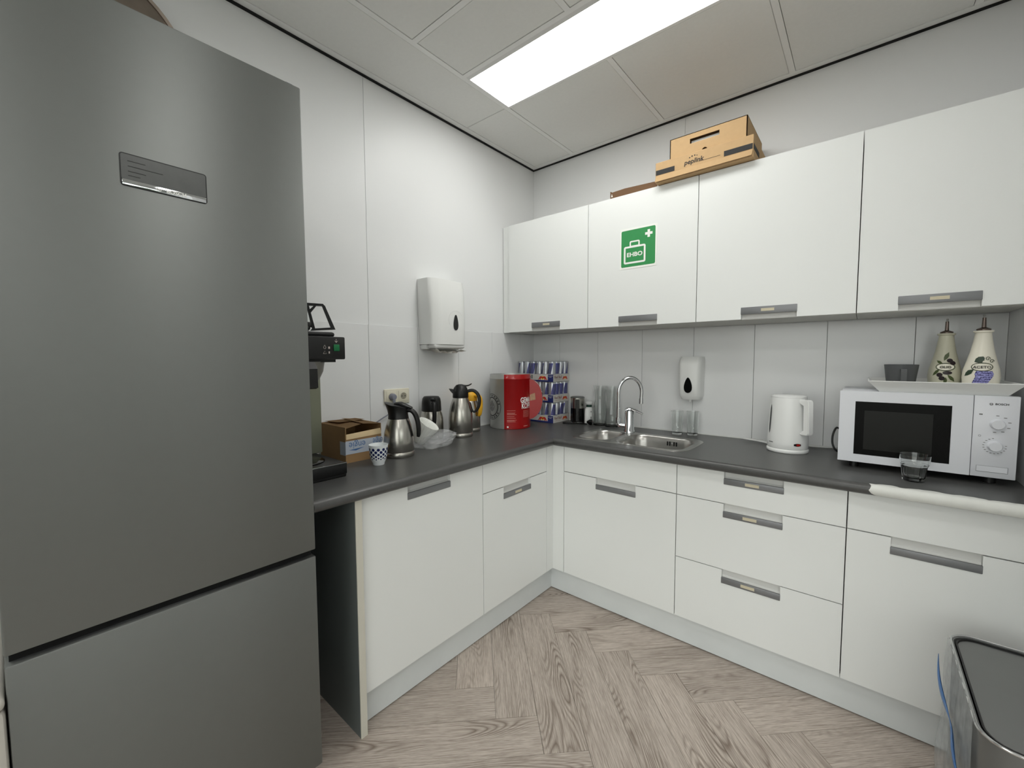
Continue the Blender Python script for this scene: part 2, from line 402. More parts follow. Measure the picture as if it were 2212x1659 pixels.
# back wall
wb = struct(part('wall_back', B().box((-0.12, 0.014, 0), (XR + 0.12, 0.12, HC + 0.05)), WALLB, smooth=False))
for x0, x1 in ((0.0, 1.064), (1.064, XR)):
    wpanel((x0 + (0.0007 if x0 > 0 else -0.0035), 0.004, ZT), (x1 - 0.0007, 0.014, HC - 0.005), WALLP, wb)
xs_ = [0.0, 0.23] + [0.531 + 0.3035 * k for k in range(6)] + [XR]
for x0, x1 in zip(xs_[:-1], xs_[1:]):
    wpanel((x0 + (0.0008 if x0 > 0 else -0.006), 0.0, 0.60), (x1 - 0.0008, 0.014, ZT), TILE, wb, name='tile')
# right wall and the room beyond
struct(part('wall_right', B().box((XR, Y2, 0), (XR + 0.12, 0.014, HC + 0.05)), WALLP, smooth=False))
struct(part('wall_room_back', B().box((XR + 0.12, Y2 , 0), (XE + 0.1, Y2 + 0.1, HC + 0.05)), WALLP, smooth=False))
def window_wall(nm, wn_name, face, a0, a1, w0, w1, z0, z1, nmul):
    """wall with one opening; face = 'x' (plane x=XE) or 'y' (plane y=YE); a0..a1 wall extent, w0..w1 opening"""
    def bxx(b, u0, u1, za, zc, d0=0.0, d1=0.1):
        if face == 'x': b.box((XE + d0, u0, za), (XE + d1, u1, zc))
        else: b.box((u0, YE - d1, za), (u1, YE - d0, zc))
    b = B(); bxx(b, a0, a1, 0, z0); bxx(b, a0, a1, z1, HC + 0.05); bxx(b, a0, w0, z0, z1); bxx(b, w1, a1, z0, z1)
    struct(part(nm, b, WALLP, smooth=False))
    wn = struct(bpy.data.objects.new(wn_name, None)); C.objects.link(wn)
    wn.location = (XE + 0.05, (w0 + w1) / 2, z0) if face == 'x' else ((w0 + w1) / 2, YE - 0.05, z0)
    def add(name, b, m_):
        o = part(name, b, m_, wn, smooth=False); o.location = -wn.location
    f = 0.05; b = B(); bxx(b, w0, w1, z0, z0 + f, 0.02, 0.08); bxx(b, w0, w1, z1 - f, z1, 0.02, 0.08); bxx(b, w0, w0 + f, z0 + f, z1 - f, 0.02, 0.08); bxx(b, w1 - f, w1, z0 + f, z1 - f, 0.02, 0.08)
    add('window_frame', b, WHITED)
    st = (w1 - w0 - 2 * f) / nmul
    for k in range(nmul):
        u0 = w0 + f + k * st
        if k: b = B(); bxx(b, u0 - f / 2, u0 + f / 2, z0 + f, z1 - f, 0.02, 0.08); add('mullion', b, WHITED)
        b = B(); bxx(b, u0 + (f / 2 if k else 0), u0 + st - (f / 2 if k < nmul - 1 else 0), z0 + f, z1 - f, 0.046, 0.050); add('pane', b, GLASSW)
window_wall('wall_front', 'added_fill_window', 'y', -0.12, XE + 0.1, 0.5, 5.2, 0.2, 2.45, 4)  # unseen window, added to throw frontal daylight on the lower doors
window_wall('wall_far', 'window_2', 'x', YE, Y2, -4.3, -1.65, 0.2, 2.45, 3)
struct(part('ground', B().box((-30, -40, -0.5), (40, 30, -0.13)), mat('paving_grey', (150, 148, 142), 0.9, var=0.1, vscale=2), smooth=False))
# ceiling : slab, grid bars, tiles
ce = struct(part('ceiling', B().box((-0.12, YE - 0.1, HC + 0.03), (XE + 0.1, 0.12, HC + 0.12)), BLACKGAP, smooth=False))
def ctile(x0, y0, x1, y1):
    part('tile', B().box((x0 + 0.0015, y0 + 0.0015, HC + 0.001), (x1 - 0.0015, y1 - 0.0015, HC + 0.016), 0.002, 1), CEIL, ce, smooth=False)
def cbar(x0, y0, x1, y1, z=0.0):
    part('grid_bar', B().box((x0, y0, HC + z), (x1, y1, HC + 0.02)), CBAR, ce, smooth=False)
# perimeter profile and its dark shadow gap
part('shadow_gap', B().box((-0.004, YE, HC - 0.006), (0.010, 0.004, HC + 0.02)), BLACKGAP, ce, smooth=False)
part('shadow_gap', B().box((0.010, -0.010, HC - 0.006), (XR, 0.004, HC + 0.02)), BLACKGAP, ce, smooth=False)
cbar(0.010, YE, 0.042, -0.010, -0.001); cbar(0.042, -0.040, XR, -0.010, -0.001)
bw_ = 0.024
LX = (0.36, 0.96, 1.56, 2.16)
def tilecol(x0, x1, ys):
    for a, b_ in zip(ys[:-1], ys[1:]): ctile(x0, b_, x1, a)
tilecol(0.042, LX[0] - bw_, (-0.040, -0.705, -1.905, -3.105, -4.3, YE))
cbar(LX[0] - bw_, YE, LX[0], -0.040)
ysx = (-0.040, -0.690)
for x0, x1 in ((0.36, 0.96), (0.96, 1.56)):
    tilecol(x0, x1 - (bw_ if x1 < 1.5 else 0), (-0.040, -0.690))
    tilecol(x0, x1 - (bw_ if x1 < 1.5 else 0), (-1.040, -1.310)); tilecol(x0, x1 - (bw_ if x1 < 1.5 else 0), (-1.334, -1.91, -2.51)); tilecol(x0, x1 - (bw_ if x1 < 1.5 else 0), (-3.4, -4.0, YE))
cbar(0.96 - bw_, -0.69, 0.96, -0.040); cbar(0.96 - bw_, YE, 0.96, -1.04)
cbar(0.36, -0.702, 1.56, -0.690); cbar(0.36, -1.040, 1.56, -1.018); cbar(0.36, -1.334, 1.56, -1.310)
tilecol(0.36, 0.96 - bw_, (-2.51, -3.06)); tilecol(0.96, 1.56, (-2.51, -3.06))
cbar(0.36, -3.08, 1.56, -3.06); cbar(0.36, -3.4, 1.56, -3.38)
cbar(1.56, YE, 1.56 + bw_, -0.040)
for x0, x1 in ((1.56 + bw_, 2.16), (2.16 + bw_, XR)):
    tilecol(x0, x1, (-0.040, -1.24, -1.78)); tilecol(x0, x1, (-2.10, -2.70, -3.30)); tilecol(x0, x1, (-3.30, -3.62, -4.1, YE))
cbar(2.16, -1.78, 2.16 + bw_, -0.040); cbar(2.16, YE, 2.16 + bw_, -2.10)
for x0, x1 in ((2.31, 2.45), (2.45, 3.05), (3.05, 3.65), (3.65, 4.25), (4.25, 4.85), (4.85, XE)):
    tilecol(x0, x1, (Y2, -1.78)); tilecol(x0, x1, (-2.10, -2.70, -3.30)); tilecol(x0, x1, (-3.62, -4.1, YE))
for x0, x1 in ((2.31, 2.45), (3.65, 4.25), (4.25, 4.85), (4.85, XE)):
    ctile(x0, -3.62, x1, -3.30)
for x0, x1 in ((2.784, 3.65), (3.65, 4.25), (4.25, 4.85), (4.85, XE)): ctile(x0, -2.10, x1, -1.78)
def lamp(x0, y0, x1, y1, label):
    t = thing('ceiling_lamp', label, 'lamp', ((x0 + x1) / 2, (y0 + y1) / 2, HC), 0, 'recessed ceiling luminaires')
    w, d = (x1 - x0) / 2, (y1 - y0) / 2; e = 0.022; e2 = 0.004
    b = B(); b.box((-w, -d, 0.0), (w, -d + e, 0.02)).box((-w, d - e2, 0.0), (w, d, 0.02)).box((-w, -d + e, 0), (-w + e2, d - e2, 0.02)).box((w - e, -d + e, 0), (w, d - e2, 0.02))
    part('frame', b, LAMPF, t, smooth=False)
    part('diffuser', B().box((-w + e2, -d + e, 0.004), (w - e, d - e2, 0.014)), LAMPM, t, smooth=False)
lamp(0.36, -1.018, 1.56, -0.702, 'long bright rectangular ceiling lamp above the corner worktop')
lamp(0.36, -3.38, 1.56, -3.08, 'long bright ceiling lamp in the part of the room behind the fridge')
lamp(1.584, -2.10, 2.784, -1.78, 'unseen fill lamp added at the end of the right wall, opposite the fridge')  # added out of view to brighten the fridge top and lower doors
lamp(2.45, -3.62, 3.65, -3.30, 'unseen fill lamp added in the room beyond the right wall')  # extra unseen luminaire, added to lift the light on the left wall
# hedge outside the window
bh = B(); rnd = random.Random(3)
for k in range(900):
    x = XE + 2.2 + rnd.uniform(-0.4, 0.6); y = rnd.uniform(-5.4, -0.4); z = rnd.uniform(-0.1, 1.5 + 0.35 * math.sin(y * 2.1)); s_ = rnd.uniform(0.10, 0.22)
    bh.lathe([(0, -s_), (s_ * 0.8, -s_ * 0.3), (s_ * 0.7, s_ * 0.5), (0, s_)], 5, M=Matrix.Translation((x, y, z)) @ Matrix.Rotation(rnd.uniform(0, 6), 4, (rnd.random(), rnd.random(), rnd.random() + 0.1)))
ho = tag(part('hedge', bh, HEDGE, smooth=False), 'green hedge growing outside the window', 'hedge')

# ================================================================== CABINETS
def front(b, w0, w1, z0, z1, notch=None):
    """front board in local x-z, 18 mm thick, from y=0 (face) back to y=0.018; notch=(u0,u1,zlo,zhi) open to top or bottom edge"""
    g = 0.0017; w0 += g; w1 -= g; z0 += g; z1 -= g
    if not notch: b.box((w0, 0, z0), (w1, 0.018, z1), 0.0012, 1); return
    u0, u1, zl, zh, side = notch
    if side == 'top': poly = [(w0, z0), (w1, z0), (w1, z1), (u1, z1), (u1, zl), (u0, zl), (u0, z1), (w0, z1)]
    else: poly = [(w0, z0), (u0, z0), (u0, zh), (u1, zh), (u1, z0), (w1, z0), (w1, z1), (w0, z1)]
    b.prism(poly, FY, 0, 0.018)
def cabinet(name, label, cat, loc, rotz, w, depth, z0, z1, fronts, group, cz1=None):
    t = thing(name, label, cat, loc, rotz, group)
    part('body', B().box((0.001, -depth + 0.021, z0), (w - 0.001, -0.016, cz1 if cz1 else z1)), CABIN, t, smooth=False)
    for (kind, fz0, fz1, hs, st) in fronts:
        b = B(); uc = w / 2; h0, h1 = uc - 0.106, uc + 0.106
        if hs == 'top': n = (h0, h1, fz1 - 0.058, fz1, 'top')
        elif hs == 'bottom': n = (h0, h1, fz0, fz0 + 0.055, 'bottom')
        else: n = None
        front(b, 0, w, fz0, fz1, n)
        o = part(kind, b, CAB, t, smooth=False); o.location = (0, -depth, 0)
        if hs:
            hb = B(); rb = B()
            if hs == 'top':
                zb0, zb1, zr0, zr1 = fz1 - 0.058, fz1 - 0.033, fz1 - 0.033, fz1 - 0.002
                rb.prism([(0.006, zr0 - 0.006), (0.016, zr0 + 0.004), (0.017, zr1), (0.020, zr1), (0.020, zr0 - 0.012), (0.006, zr0 - 0.012)], lambda u, v, d: (d, u, v), h0 + 0.0005, h1 - 0.0005)
            else:
                zb0, zb1, zr0, zr1 = fz0 + 0.024, fz0 + 0.055, fz0 + 0.002, fz0 + 0.024
                rb.prism([(0.006, zr1 + 0.006), (0.016, zr1 - 0.004), (0.017, zr0), (0.020, zr0), (0.020, zr1 + 0.012), (0.006, zr1 + 0.012)], lambda u, v, d: (d, u, v), h0 + 0.0005, h1 - 0.0005)
            hb.box((h0 - 0.001, -0.003, zb0 - 0.001), (h1 + 0.001, 0.006, zb1), 0.002, 2)
            part('handle', hb, HAND, o); part('handle_recess', rb, HREC, o, smooth=False)
            if st: part('sticker', B().box((uc - 0.03 + st, -0.0038, (zb0 + zb1) / 2 - 0.006), (uc + 0.02 + st, -0.0028, (zb0 + zb1) / 2 + 0.006)), STICK, o, smooth=False)
    return t
D_, E_ = 0.600, 0.585
zb, zd, z3, zt = 0.1352, 0.6989, 0.4136, 0.840
GB = 'white base cabinets under the worktop'; GU = 'white wall cabinets above the worktop'
cabinet('base_cabinet', 'white base cabinet with three drawers, right of the sink cabinet', 'cabinet', (1.257, 0, 0), 0, 0.6, D_, zb, zt,
        [('drawer', zb, z3, 'top', -0.002), ('drawer', z3, zd, 'top', -0.002), ('drawer', zd, zt, 'top', 0.003)], GB)
cabinet('base_cabinet', 'white base cabinet with one door and a plain top panel under the sink', 'cabinet', (0.657, 0, 0), 0, 0.6, D_, zb, zt,
        [('door', zb, zd, 'top', 0), ('top_panel', zd, zt, None, 0)], GB, cz1=0.66)
cabinet('base_cabinet', 'white base cabinet below the microwave beside the waste bin', 'cabinet', (1.857, 0, 0), 0, XR - 1.860, D_, zb, zt,
        [('door', zb, zd, 'top', 0), ('top_panel', zd, zt, None, 0)], GB)
cabinet('base_cabinet', 'white base cabinet with one full height door next to the grey end panel', 'cabinet', (0, -1.758, 0), PI / 2, 0.6, E_, zb, zt,
        [('door', zb, zt, 'top', 0)], GB)
cabinet('base_cabinet', 'narrow white base cabinet with door and top panel below the coffee tin', 'cabinet', (0, -1.158, 0), PI / 2, 0.498, E_, zb, zt,
        [('door', zb, zd, 'top', 0.008), ('top_panel', zd, zt, None, 0)], GB)
ub, ut, U_ = 1.4836, 2.181, 0.35
for x0, x1, st, lb in ((0.058, 0.653, 0.012, 'white wall cabinet in the corner beside the paper towel dispenser'),
                   (0.653, 1.2495, 0, 'white wall cabinet with the green first aid sign on its door'),
                   (1.2495, 1.853, 0.004, 'white wall cabinet above the kettle'),
                   (1.853, XR - 0.003, 0.008, 'white wall cabinet above the microwave and the oil bottles')):
    cabinet('wall_cabinet', lb, 'cabinet', (x0, 0, 0), 0, x1 - x0, U_, ub, ut, [('door', ub, ut, 'bottom', st)], GU)
tag(part('filler_strip', B().box((0.001, -U_ + 0.012, ub), (0.057, -U_ + 0.03, ut)).box((0.001, -U_ + 0.030, ub), (0.018, -0.001, ut)), CAB, smooth=False),
    'narrow white filler strip between the left wall and the first wall cabinet', 'filler strip')
tag(part('filler_strip', B().box((E_ - 0.018, -0.6585, zb), (E_, -D_, zt), 0.001, 1).box((E_ - 0.018, -D_, zb), (0.6555, -D_ + 0.018, zt), 0.001, 1), CAB, smooth=False),
    'white L-shaped corner filler between the two rows of base cabinets', 'filler strip')
t = thing('end_panel', 'tall grey end panel with pale front edge beside the fridge gap', 'panel', (0.3, -1.77, 0))
part('panel', B().box((-0.285, -0.0145, 0.0), (0.296, 0.0095, 0.841)), ENDP, t, smooth=False)
part('edge_band', B().box((0.296, -0.0145, 0.0), (0.3, 0.0095, 0.841)), EDGE, t, smooth=False)
PR = 0.033
tag(part('plinth', B().box((E_ - PR - 0.016, -1.757, 0.004), (E_ - PR, -D_ + PR, zb - 0.001)), PLIN, smooth=False), 'grey plinth board under the left row of base cabinets', 'plinth', 'plinth boards')
tag(part('plinth', B().box((E_ - PR, -D_ + PR, 0.004), (XR - 0.002, -D_ + PR + 0.016, zb - 0.001)), PLIN, smooth=False), 'grey plinth board under the row of base cabinets with the sink', 'plinth', 'plinth boards')

# ------------------------------------------------------------------ worktop
wt = thing('worktop', 'dark grey L-shaped laminate worktop with rounded front edge', 'worktop', (0.3, -0.3, ZW - 0.038))
TH = 0.038; XF, YF = 0.605, -0.628
xs = [0.001, XF, 0.668, 1.252, XR - 0.002]; ys = [-1.93, YF, -0.53, -0.215, -0.001]
full = {(0, 0), (0, 1), (0, 2), (0, 3), (1, 1), (1, 2), (1, 3), (2, 1), (2, 3), (3, 1), (3, 2), (3, 3)}
b = B(); b.cells(xs, ys, full, ZW - TH, ZW)
o = part('slab', b, TOP, wt, smooth=False); o.location = (-0.3, 0.3, -(ZW - TH))
b = B()
rn = TH / 2
def nose_prof(n=10): return [(rn * math.sin(PI * k / n), rn * math.cos(PI * k / n)) for k in range(n + 1)]
pf = nose_prof()
def nose_strip(p0, p1, out, m0=0.0, m1=0.0):
    p0 = Vector(p0); p1 = Vector(p1); out = Vector(out); d = (p1 - p0).normalized()
    A = [b.bm.verts.new(p0 + out * u + Vector((0, 0, v)) + d * (u * m0)) for u, v in pf]
    D = [b.bm.verts.new(p1 + out * u + Vector((0, 0, v)) + d * (u * m1)) for u, v in pf]
    for k in range(len(pf) - 1): b.bm.faces.new([A[k], D[k], D[k + 1], A[k + 1]])
    b.bm.faces.new(A); b.bm.faces.new(list(reversed(D)))
nose_strip((XF, -1.93, ZW - rn), (XF, YF, ZW - rn), (1, 0, 0), 0, -1)
nose_strip((XF, YF, ZW - rn), (XR - 0.002, YF, ZW - rn), (0, -1, 0), 1, 0)
o = part('rounded_edge', b, TOP, wt, ang=50); o.location = (-0.3, 0.3, -(ZW - TH))
# stripped pale part of the edge on the right
b = B(); N = 60; rows = []
rnd = random.Random(11)
for i in range(N + 1):
    x = 1.912 + (XR - 0.003 - 1.912) * i / N
    wob = 0.012 * noise.noise((x * 16, 0.3, 0)) + 0.008 * noise.noise((x * 46, 1.3, 0))
    endr = min(1.0, math.sqrt(max(0.0, (x - 1.912) / 0.02)) + 0.05)
    row = []
    t0 = PI * 0.5 - (PI * 0.5 + 0.12) * endr; t1 = PI * 0.5 + 0.75 * endr
    if wob + 0.006 > 0 and endr >= 1:
        row.append(Vector((x, YF + max(0.001, 0.012 + wob), ZW + 0.0006)))
    else: row.append(Vector((x, YF + 0.0005, ZW + 0.0006)))
    R_ = rn + 0.003 * endr
    for k in range(11):
        a = t0 + (t1 - t0) * k / 10
        row.append(Vector((x, YF - R_ * math.sin(a), min(ZW + 0.0006, ZW - rn + R_ * math.cos(a)))))
    rows.append([b.bm.verts.new(v) for v in row])
for A, D in zip(rows[:-1], rows[1:]):
    for k in range(len(A) - 1): b.bm.faces.new([A[k], D[k], D[k + 1], A[k + 1]])
o = part('worn_edge', b, TOPE, wt, ang=60, label='pale stripped front edge with chipped border'); o.location = (-0.3, 0.3, -(ZW - TH))
part('sealant_bead', B().box((0.0005, -1.93, ZW), (0.007, -0.001, ZW + 0.006)), SEAL, wl, smooth=False)
part('sealant_bead', B().box((0.007, -0.007, ZW), (XR - 0.003, -0.0005, ZW + 0.006)), SEAL, wb, smooth=False)

# ------------------------------------------------------------------ sink
sk = thing('sink', 'stainless steel inset sink with one small and one large bowl', 'sink', (0.96, -0.37, ZW))
def bowl_rings(x0, y0, x1, y1, r, depth, n=5):
    rings = []
    for ins, z, rr in ((0, 0.0015, r), (0.006, -0.006, r), (0.012, -0.03, r), (0.020, -depth + 0.03, r * 0.95), (0.032, -depth + 0.008, r * 0.85), (0.055, -depth, r * 0.6)):
        rings.append([(x, y, z) for x, y in rrect(x0 + ins, y0 + ins, x1 - ins, y1 - ins, max(0.012, rr - ins * 0.3), n)])
    return rings
def sink_part(name, rings):
    b = B(); R = [[b.bm.verts.new(p) for p in g] for g in rings]
    for A, D in zip(R[:-1], R[1:]):
        for k in range(len(A)): b.bm.faces.new([A[k], A[(k + 1) % len(A)], D[(k + 1) % len(D)], D[k]])
    b.bm.faces.new(R[-1])
    return part(name, b, SINK, sk, ang=40)
bl, bR = (-0.285, -0.150, -0.10, 0.135), (-0.062, -0.155, 0.285, 0.135)
b1 = sink_part('small_bowl', bowl_rings(*bl, 0.06, 0.12)); b2 = sink_part('large_bowl', bowl_rings(*bR, 0.07, 0.155))
# deck plate with two openings, bridged as a triangle fill
b = B(); bm = b.bm
def loop(pts, z):
    vs = [bm.verts.new((x, y, z)) for x, y in pts]
    return [bm.edges.new((vs[k], vs[(k + 1) % len(vs)])) for k in range(len(vs))], vs
outer = rrect(-0.312, -0.178, 0.312, 0.178, 0.075, 6)
ed = []
e, vo = loop(outer, 0.0022); ed += e
e, _v = loop(rrect(*bl, 0.06, 5), 0.0018); ed += e
e, _v = loop(rrect(*bR, 0.07, 5), 0.0018); ed += e
bmesh.ops.triangle_fill(bm, use_beauty=True, edges=ed)
skirt = [bm.verts.new((v.co.x * 1.004, v.co.y * 1.006, 0.0004)) for v in vo]
for k in range(len(vo)): bm.faces.new([vo[k], vo[(k + 1) % len(vo)], skirt[(k + 1) % len(vo)], skirt[k]])
part('deck', b, SINK, sk, ang=30)
b = B()
for dx in (0.125, 0.137, 0.160, 0.172):
    b.box((dx, 0.119, -0.038), (dx + 0.0055, 0.1225, -0.016))
part('overflow_slots', b, DARK, sk, smooth=False)
part('screw', B().lathe([(0.003, 0), (0.003, 0.002), (0, 0.003)], 10, M=Matrix.Translation((0.1515, 0.121, -0.027)) @ Matrix.Rotation(PI / 2, 4, 'X')), CHROME, sk)
part('drain', B().lathe([(0.03, 0.0), (0.028, 0.004), (0.02, 0.002), (0, 0.003)], 20, c=(0.11, 0.0, -0.155)), CHROME, sk)
part('drain', B().lathe([(0.03, 0.0), (0.028, 0.004), (0.02, 0.002), (0, 0.003)], 20, c=(-0.19, 0.0, -0.12)), CHROME, sk)
sp = B(); sp.box((-0.035, -0.025, 0), (0.035, 0.025, 0.03), 0.008, 2)
o = part('sponge', sp, PINK); o.location = (0.772, -0.345, ZW - 0.119); o.rotation_euler = (0, 0, 0.5)
tag(o, 'pink sponge lying in the small sink bowl', 'sponge')

# ------------------------------------------------------------------ faucet
fa = thing('faucet', 'chrome kitchen tap with high curved swivel spout and lever', 'faucet', (0.857, -0.222, ZW + 0.002))
part('body', B().lathe([(0.031, 0), (0.031, 0.012), (0.027, 0.02), (0.0265, 0.115), (0.024, 0.128), (0, 0.13)], 24), CHROME, fa)
sd = Vector((-0.8, -0.25, 0)).normalized(); sr = Vector((0.80, 0.60, 0)).normalized()
base = sd * 0.062
path = [(0.02 * sd) + Vector((0, 0, 0.040)), (0.045 * sd) + Vector((0, 0, 0.040)), sd * 0.058 + Vector((0, 0, 0.045)), base + Vector((0, 0, 0.058)), base + Vector((0, 0, 0.085))]
part('swivel_arm', B().tube(path, [0.014, 0.014, 0.0145, 0.015, 0.015], 14), CHROME, fa)
R_ = 0.066; path = [base + Vector((0, 0, 0.08)), base + Vector((0, 0, 0.15)), base + Vector((0, 0, 0.225))]
for k in range(1, 15):
    a = PI - (PI + 0.12) * k / 14
    path.append(base + sr * (R_ + R_ * math.cos(a)) + Vector((0, 0, 0.232 + 0.085 * math.sin(a))))
e = path[-1]; path.append(e + Vector((0, 0, -0.028)) - sr * 0.002 + Vector((0, 0, 0)))
part('spout', B().tube(path, 0.0105, 14), CHROME, fa)
e = path[-1]; part('aerator', B().cyl(e + Vector((0, 0, 0.002)), e + Vector((0, 0, -0.028)), 0.0125, 0.0125, 16), CHROME, fa)
lv = Vector((0.85, 0.30, 0)).normalized(); ln = Vector((-lv.y, lv.x, 0))
part('lever', B().tube([lv * -0.022 + Vector((0, 0, 0.128)), lv * 0.0 + Vector((0, 0, 0.140)), lv * 0.04 + Vector((0, 0, 0.128)), lv * 0.075 + Vector((0, 0, 0.112))], [0.008, 0.009, 0.0075, 0.005], 12, flat=2.2), CHROME, fa)

# ------------------------------------------------------------------ fridge
FX0, FYR, FYL, FZT = 0.64, -1.9375, -2.537, 2.074
fr = thing('fridge', 'tall stainless steel fridge freezer standing left of the worktop', 'fridge', (0.32, (FYR + FYL) / 2, 0.0))
hw = (FYR - FYL) / 2
part('body', B().box((-0.28, -hw + 0.004, 0.02), (0.245, hw - 0.004, FZT - 0.012), 0.004, 1), FRSIDE, fr, smooth=False)
ud = part('upper_door', B().box((0.252, -hw, 0.742), (0.32, hw, FZT), 0.004, 2), FRIDGE, fr)
ld = part('lower_door', B().box((0.252, -hw, 0.06), (0.32, hw, 0.722), 0.004, 2), FRIDGE, fr)
part('gap_seal', B().box((0.246, -hw + 0.006, 0.715), (0.30, hw - 0.006, 0.75)), DARK, fr, smooth=False)
part('hinge_cap', B().box((0.23, hw - 0.035, FZT - 0.012), (0.300, hw - 0.008, FZT + 0.014), 0.006, 2), GREYP, fr)
part('foot', B().cyl((0.2, hw - 0.06, 0.0), (0.2, hw - 0.06, 0.022), 0.02), BLACK, fr); part('foot', B().cyl((0.2, -hw + 0.06, 0.0), (0.2, -hw + 0.06, 0.022), 0.02), BLACK, fr)
yc = (FYR + FYL) / 2
py0, py1, pz0, pz1 = -2.327 - yc, -2.173 - yc, 1.692, 1.759
b = B(); b.prism(rrect(py0 - 0.0015, pz0 - 0.0015, py1 + 0.0015, pz1 + 0.0015, 0.006), FX, 0.319, 0.3212)
bd = part('badge_frame', b, BLACK, ud, smooth=False)
bd_m = mat('badge_grey', (84, 85, 84), 0.35, metal=0.35, var=0.10, vscale=60)
part('badge_plate', B().prism(rrect(py0 + 0.0008, pz0 + 0.012, py1 - 0.0008, pz1 - 0.0008, 0.004), FX, 0.3212, 0.3216), bd_m, ud, smooth=False)
part('chrome_strip', B().box((0.3212, py0 + 0.001, pz0), (0.3232, py1 - 0.001, pz0 + 0.0125), 0.001, 2), CHROME, ud)
text('BOSCH', 0.0115, WINK, ud, (0.3236, (py0 + py1) / 2 + 0.018, pz0 + 0.0062), '+x', bold=0.02)
b = B(); yr = (py0 + py1) / 2 - 0.014; zr = pz0 + 0.0062
b.lathe([(0.0040, 0), (0.0048, 0), (0.0048, 0.0004), (0.0040, 0.0004)], 20, M=Matrix.Translation((0.3234, yr, zr)) @ Matrix.Rotation(PI / 2, 4, 'Y'), close=True)
b.box((0.3234, yr - 0.0024, zr - 0.0006), (0.3237, yr + 0.0024, zr + 0.0006)).box((0.3234, yr - 0.0024, zr - 0.0032), (0.3237, yr - 0.0014, zr + 0.0032)).box((0.3234, yr + 0.0014, zr - 0.0032), (0.3237, yr + 0.0024, zr + 0.0032))
part('emblem', b, WINK, ud, smooth=False)
b = B()
for k, (l, w_) in enumerate(((0.052, 0.03), (0.041, 0.06), (0.030, 0.03), (0.021, 0.02))):
    b.box((0.3216, py0 + 0.012, pz0 + l), (0.3218, py0 + 0.012 + w_, pz0 + l + 0.0014))
part('fine_print', b, INK, ud, smooth=False)
# round metal pan lid standing on the fridge against the wall
t = thing('pan_lid', 'large round tarnished metal lid leaning on the wall on top of the fridge', 'lid', (0.052, -2.2975, FZT - 0.012))
M = Matrix.Translation((0, 0, 0.2495)) @ Matrix.Rotation(PI / 2 - 0.10, 4, 'Y') @ Matrix.Scale(1.197, 4)
part('disc', B().lathe([(0, 0.012), (0.12, 0.010), (0.19, 0.0), (0.20, -0.004), (0.19, -0.008), (0.10, 0.002), (0, 0.004)], 48, M=M), OLDMET, t)
part('rim', B().lathe([(0.197, -0.012), (0.206, -0.012), (0.208, -0.002), (0.204, 0.004), (0.197, 0.0)], 48, M=M, close=True), OLDMET, t)
t = thing('storage_box', 'pale grey lidded box in the gap left of the fridge', 'box', (0.42, -2.7365, 0))
part('body', B().box((-0.2, -0.19, 0), (0.226, 0.1965, 0.64), 0.01, 2), BOXG, t); part('lid', B().box((-0.2, -0.195, 0.642), (0.230, 0.197, 0.668), 0.01, 3), BOXG, t)

# ================================================================== WALL FIXTURES
tw = thing('towel_dispenser', 'white paper towel dispenser hanging on the left wall', 'dispenser', (0, -0.922, 1.36))
b = B(); hwd = 0.132
prof = []
nz = 10
rings = []
for i in range(nz + 1):
    z = 0.03 + (0.385 - 0.03) * i / nz; t_ = i / nz
    dep = 0.125 - 0.018 * (t_ ** 2) + 0.006 * math.sin(t_ * PI); w_ = hwd - 0.006 * (1 - t_)
    ring = [(0.0, -w_), (dep * 0.72, -w_)] + [(dep * (0.72 + 0.28 * math.sin(PI / 2 * k / 5)) , -w_ + 0.05 * (1 - math.cos(PI / 2 * k / 5)) + 0.012 * k / 5) for k in range(1, 6)]
    ring += [(x, -y) for x, y in reversed(ring)]
    if i == nz: ring = [(x * 0.985, y * 0.985) for x, y in ring]
    rings.append([b.bm.verts.new((x, y, z)) for x, y in ring])
for A, D in zip(rings[:-1], rings[1:]):
    for k in range(len(A)): b.bm.faces.new([A[k], A[(k + 1) % len(A)], D[(k + 1) % len(A)], D[k]])
b.bm.faces.new(list(reversed(rings[0]))); b.bm.faces.new(rings[-1])
part('cover', b, WHITEP, tw, ang=40)
part('bottom_tray', B().box((0.0, -0.122, 0.002), (0.055, 0.122, 0.03), 0.006, 2).box((0.05, -0.112, 0.008), (0.118, 0.112, 0.034), 0.012, 3), WHITED, tw)
b = B(); NX = 14; A_ = []
for i in range(NX + 1):
    y = -0.118 + 0.236 * i / NX
    sag = -0.016 * math.sin(PI * i / NX) + 0.008 * math.sin(i * 1.7)
    A_.append([b.bm.verts.new((0.03, y, 0.002)), b.bm.verts.new((0.075, y, -0.004 + sag * 0.6)), b.bm.verts.new((0.115 + 0.006 * math.sin(i), y, 0.003 + sag))])
for P_, Q_ in zip(A_[:-1], A_[1:]):
    for k in range(2): b.bm.faces.new([P_[k], Q_[k], Q_[k + 1], P_[k + 1]])
bmesh.ops.solidify(b.bm, geom=b.bm.faces[:], thickness=0.0015)
part('paper_towel', b, TOWEL, tw, ang=60)
def drop(h, w_, n=20):
    pts = []
    for k in range(n):
        a = 2 * PI * k / n; y = -math.cos(a); x = math.sin(a) * (1 - 0.42 * (y + 1) / 2 * 1.25)
        pts.append((w_ / 2 * x * 1.15, h / 2 * y))
    return pts
part('sight_window', B().prism([(y + 0.030, z + 0.152) for y, z in drop(0.086, 0.038)], FX, 0.118, 0.1322), BLACKG, tw, smooth=False)
b = B()
for ring in ([arc(0.03, 0.165, 0.052, 0.5, PI + 0.6, 14)]):
    b.tube([(0.1305, y, z) for y, z in ring], 0.0006, 4)
part('embossed_line', b, WHITED, tw)

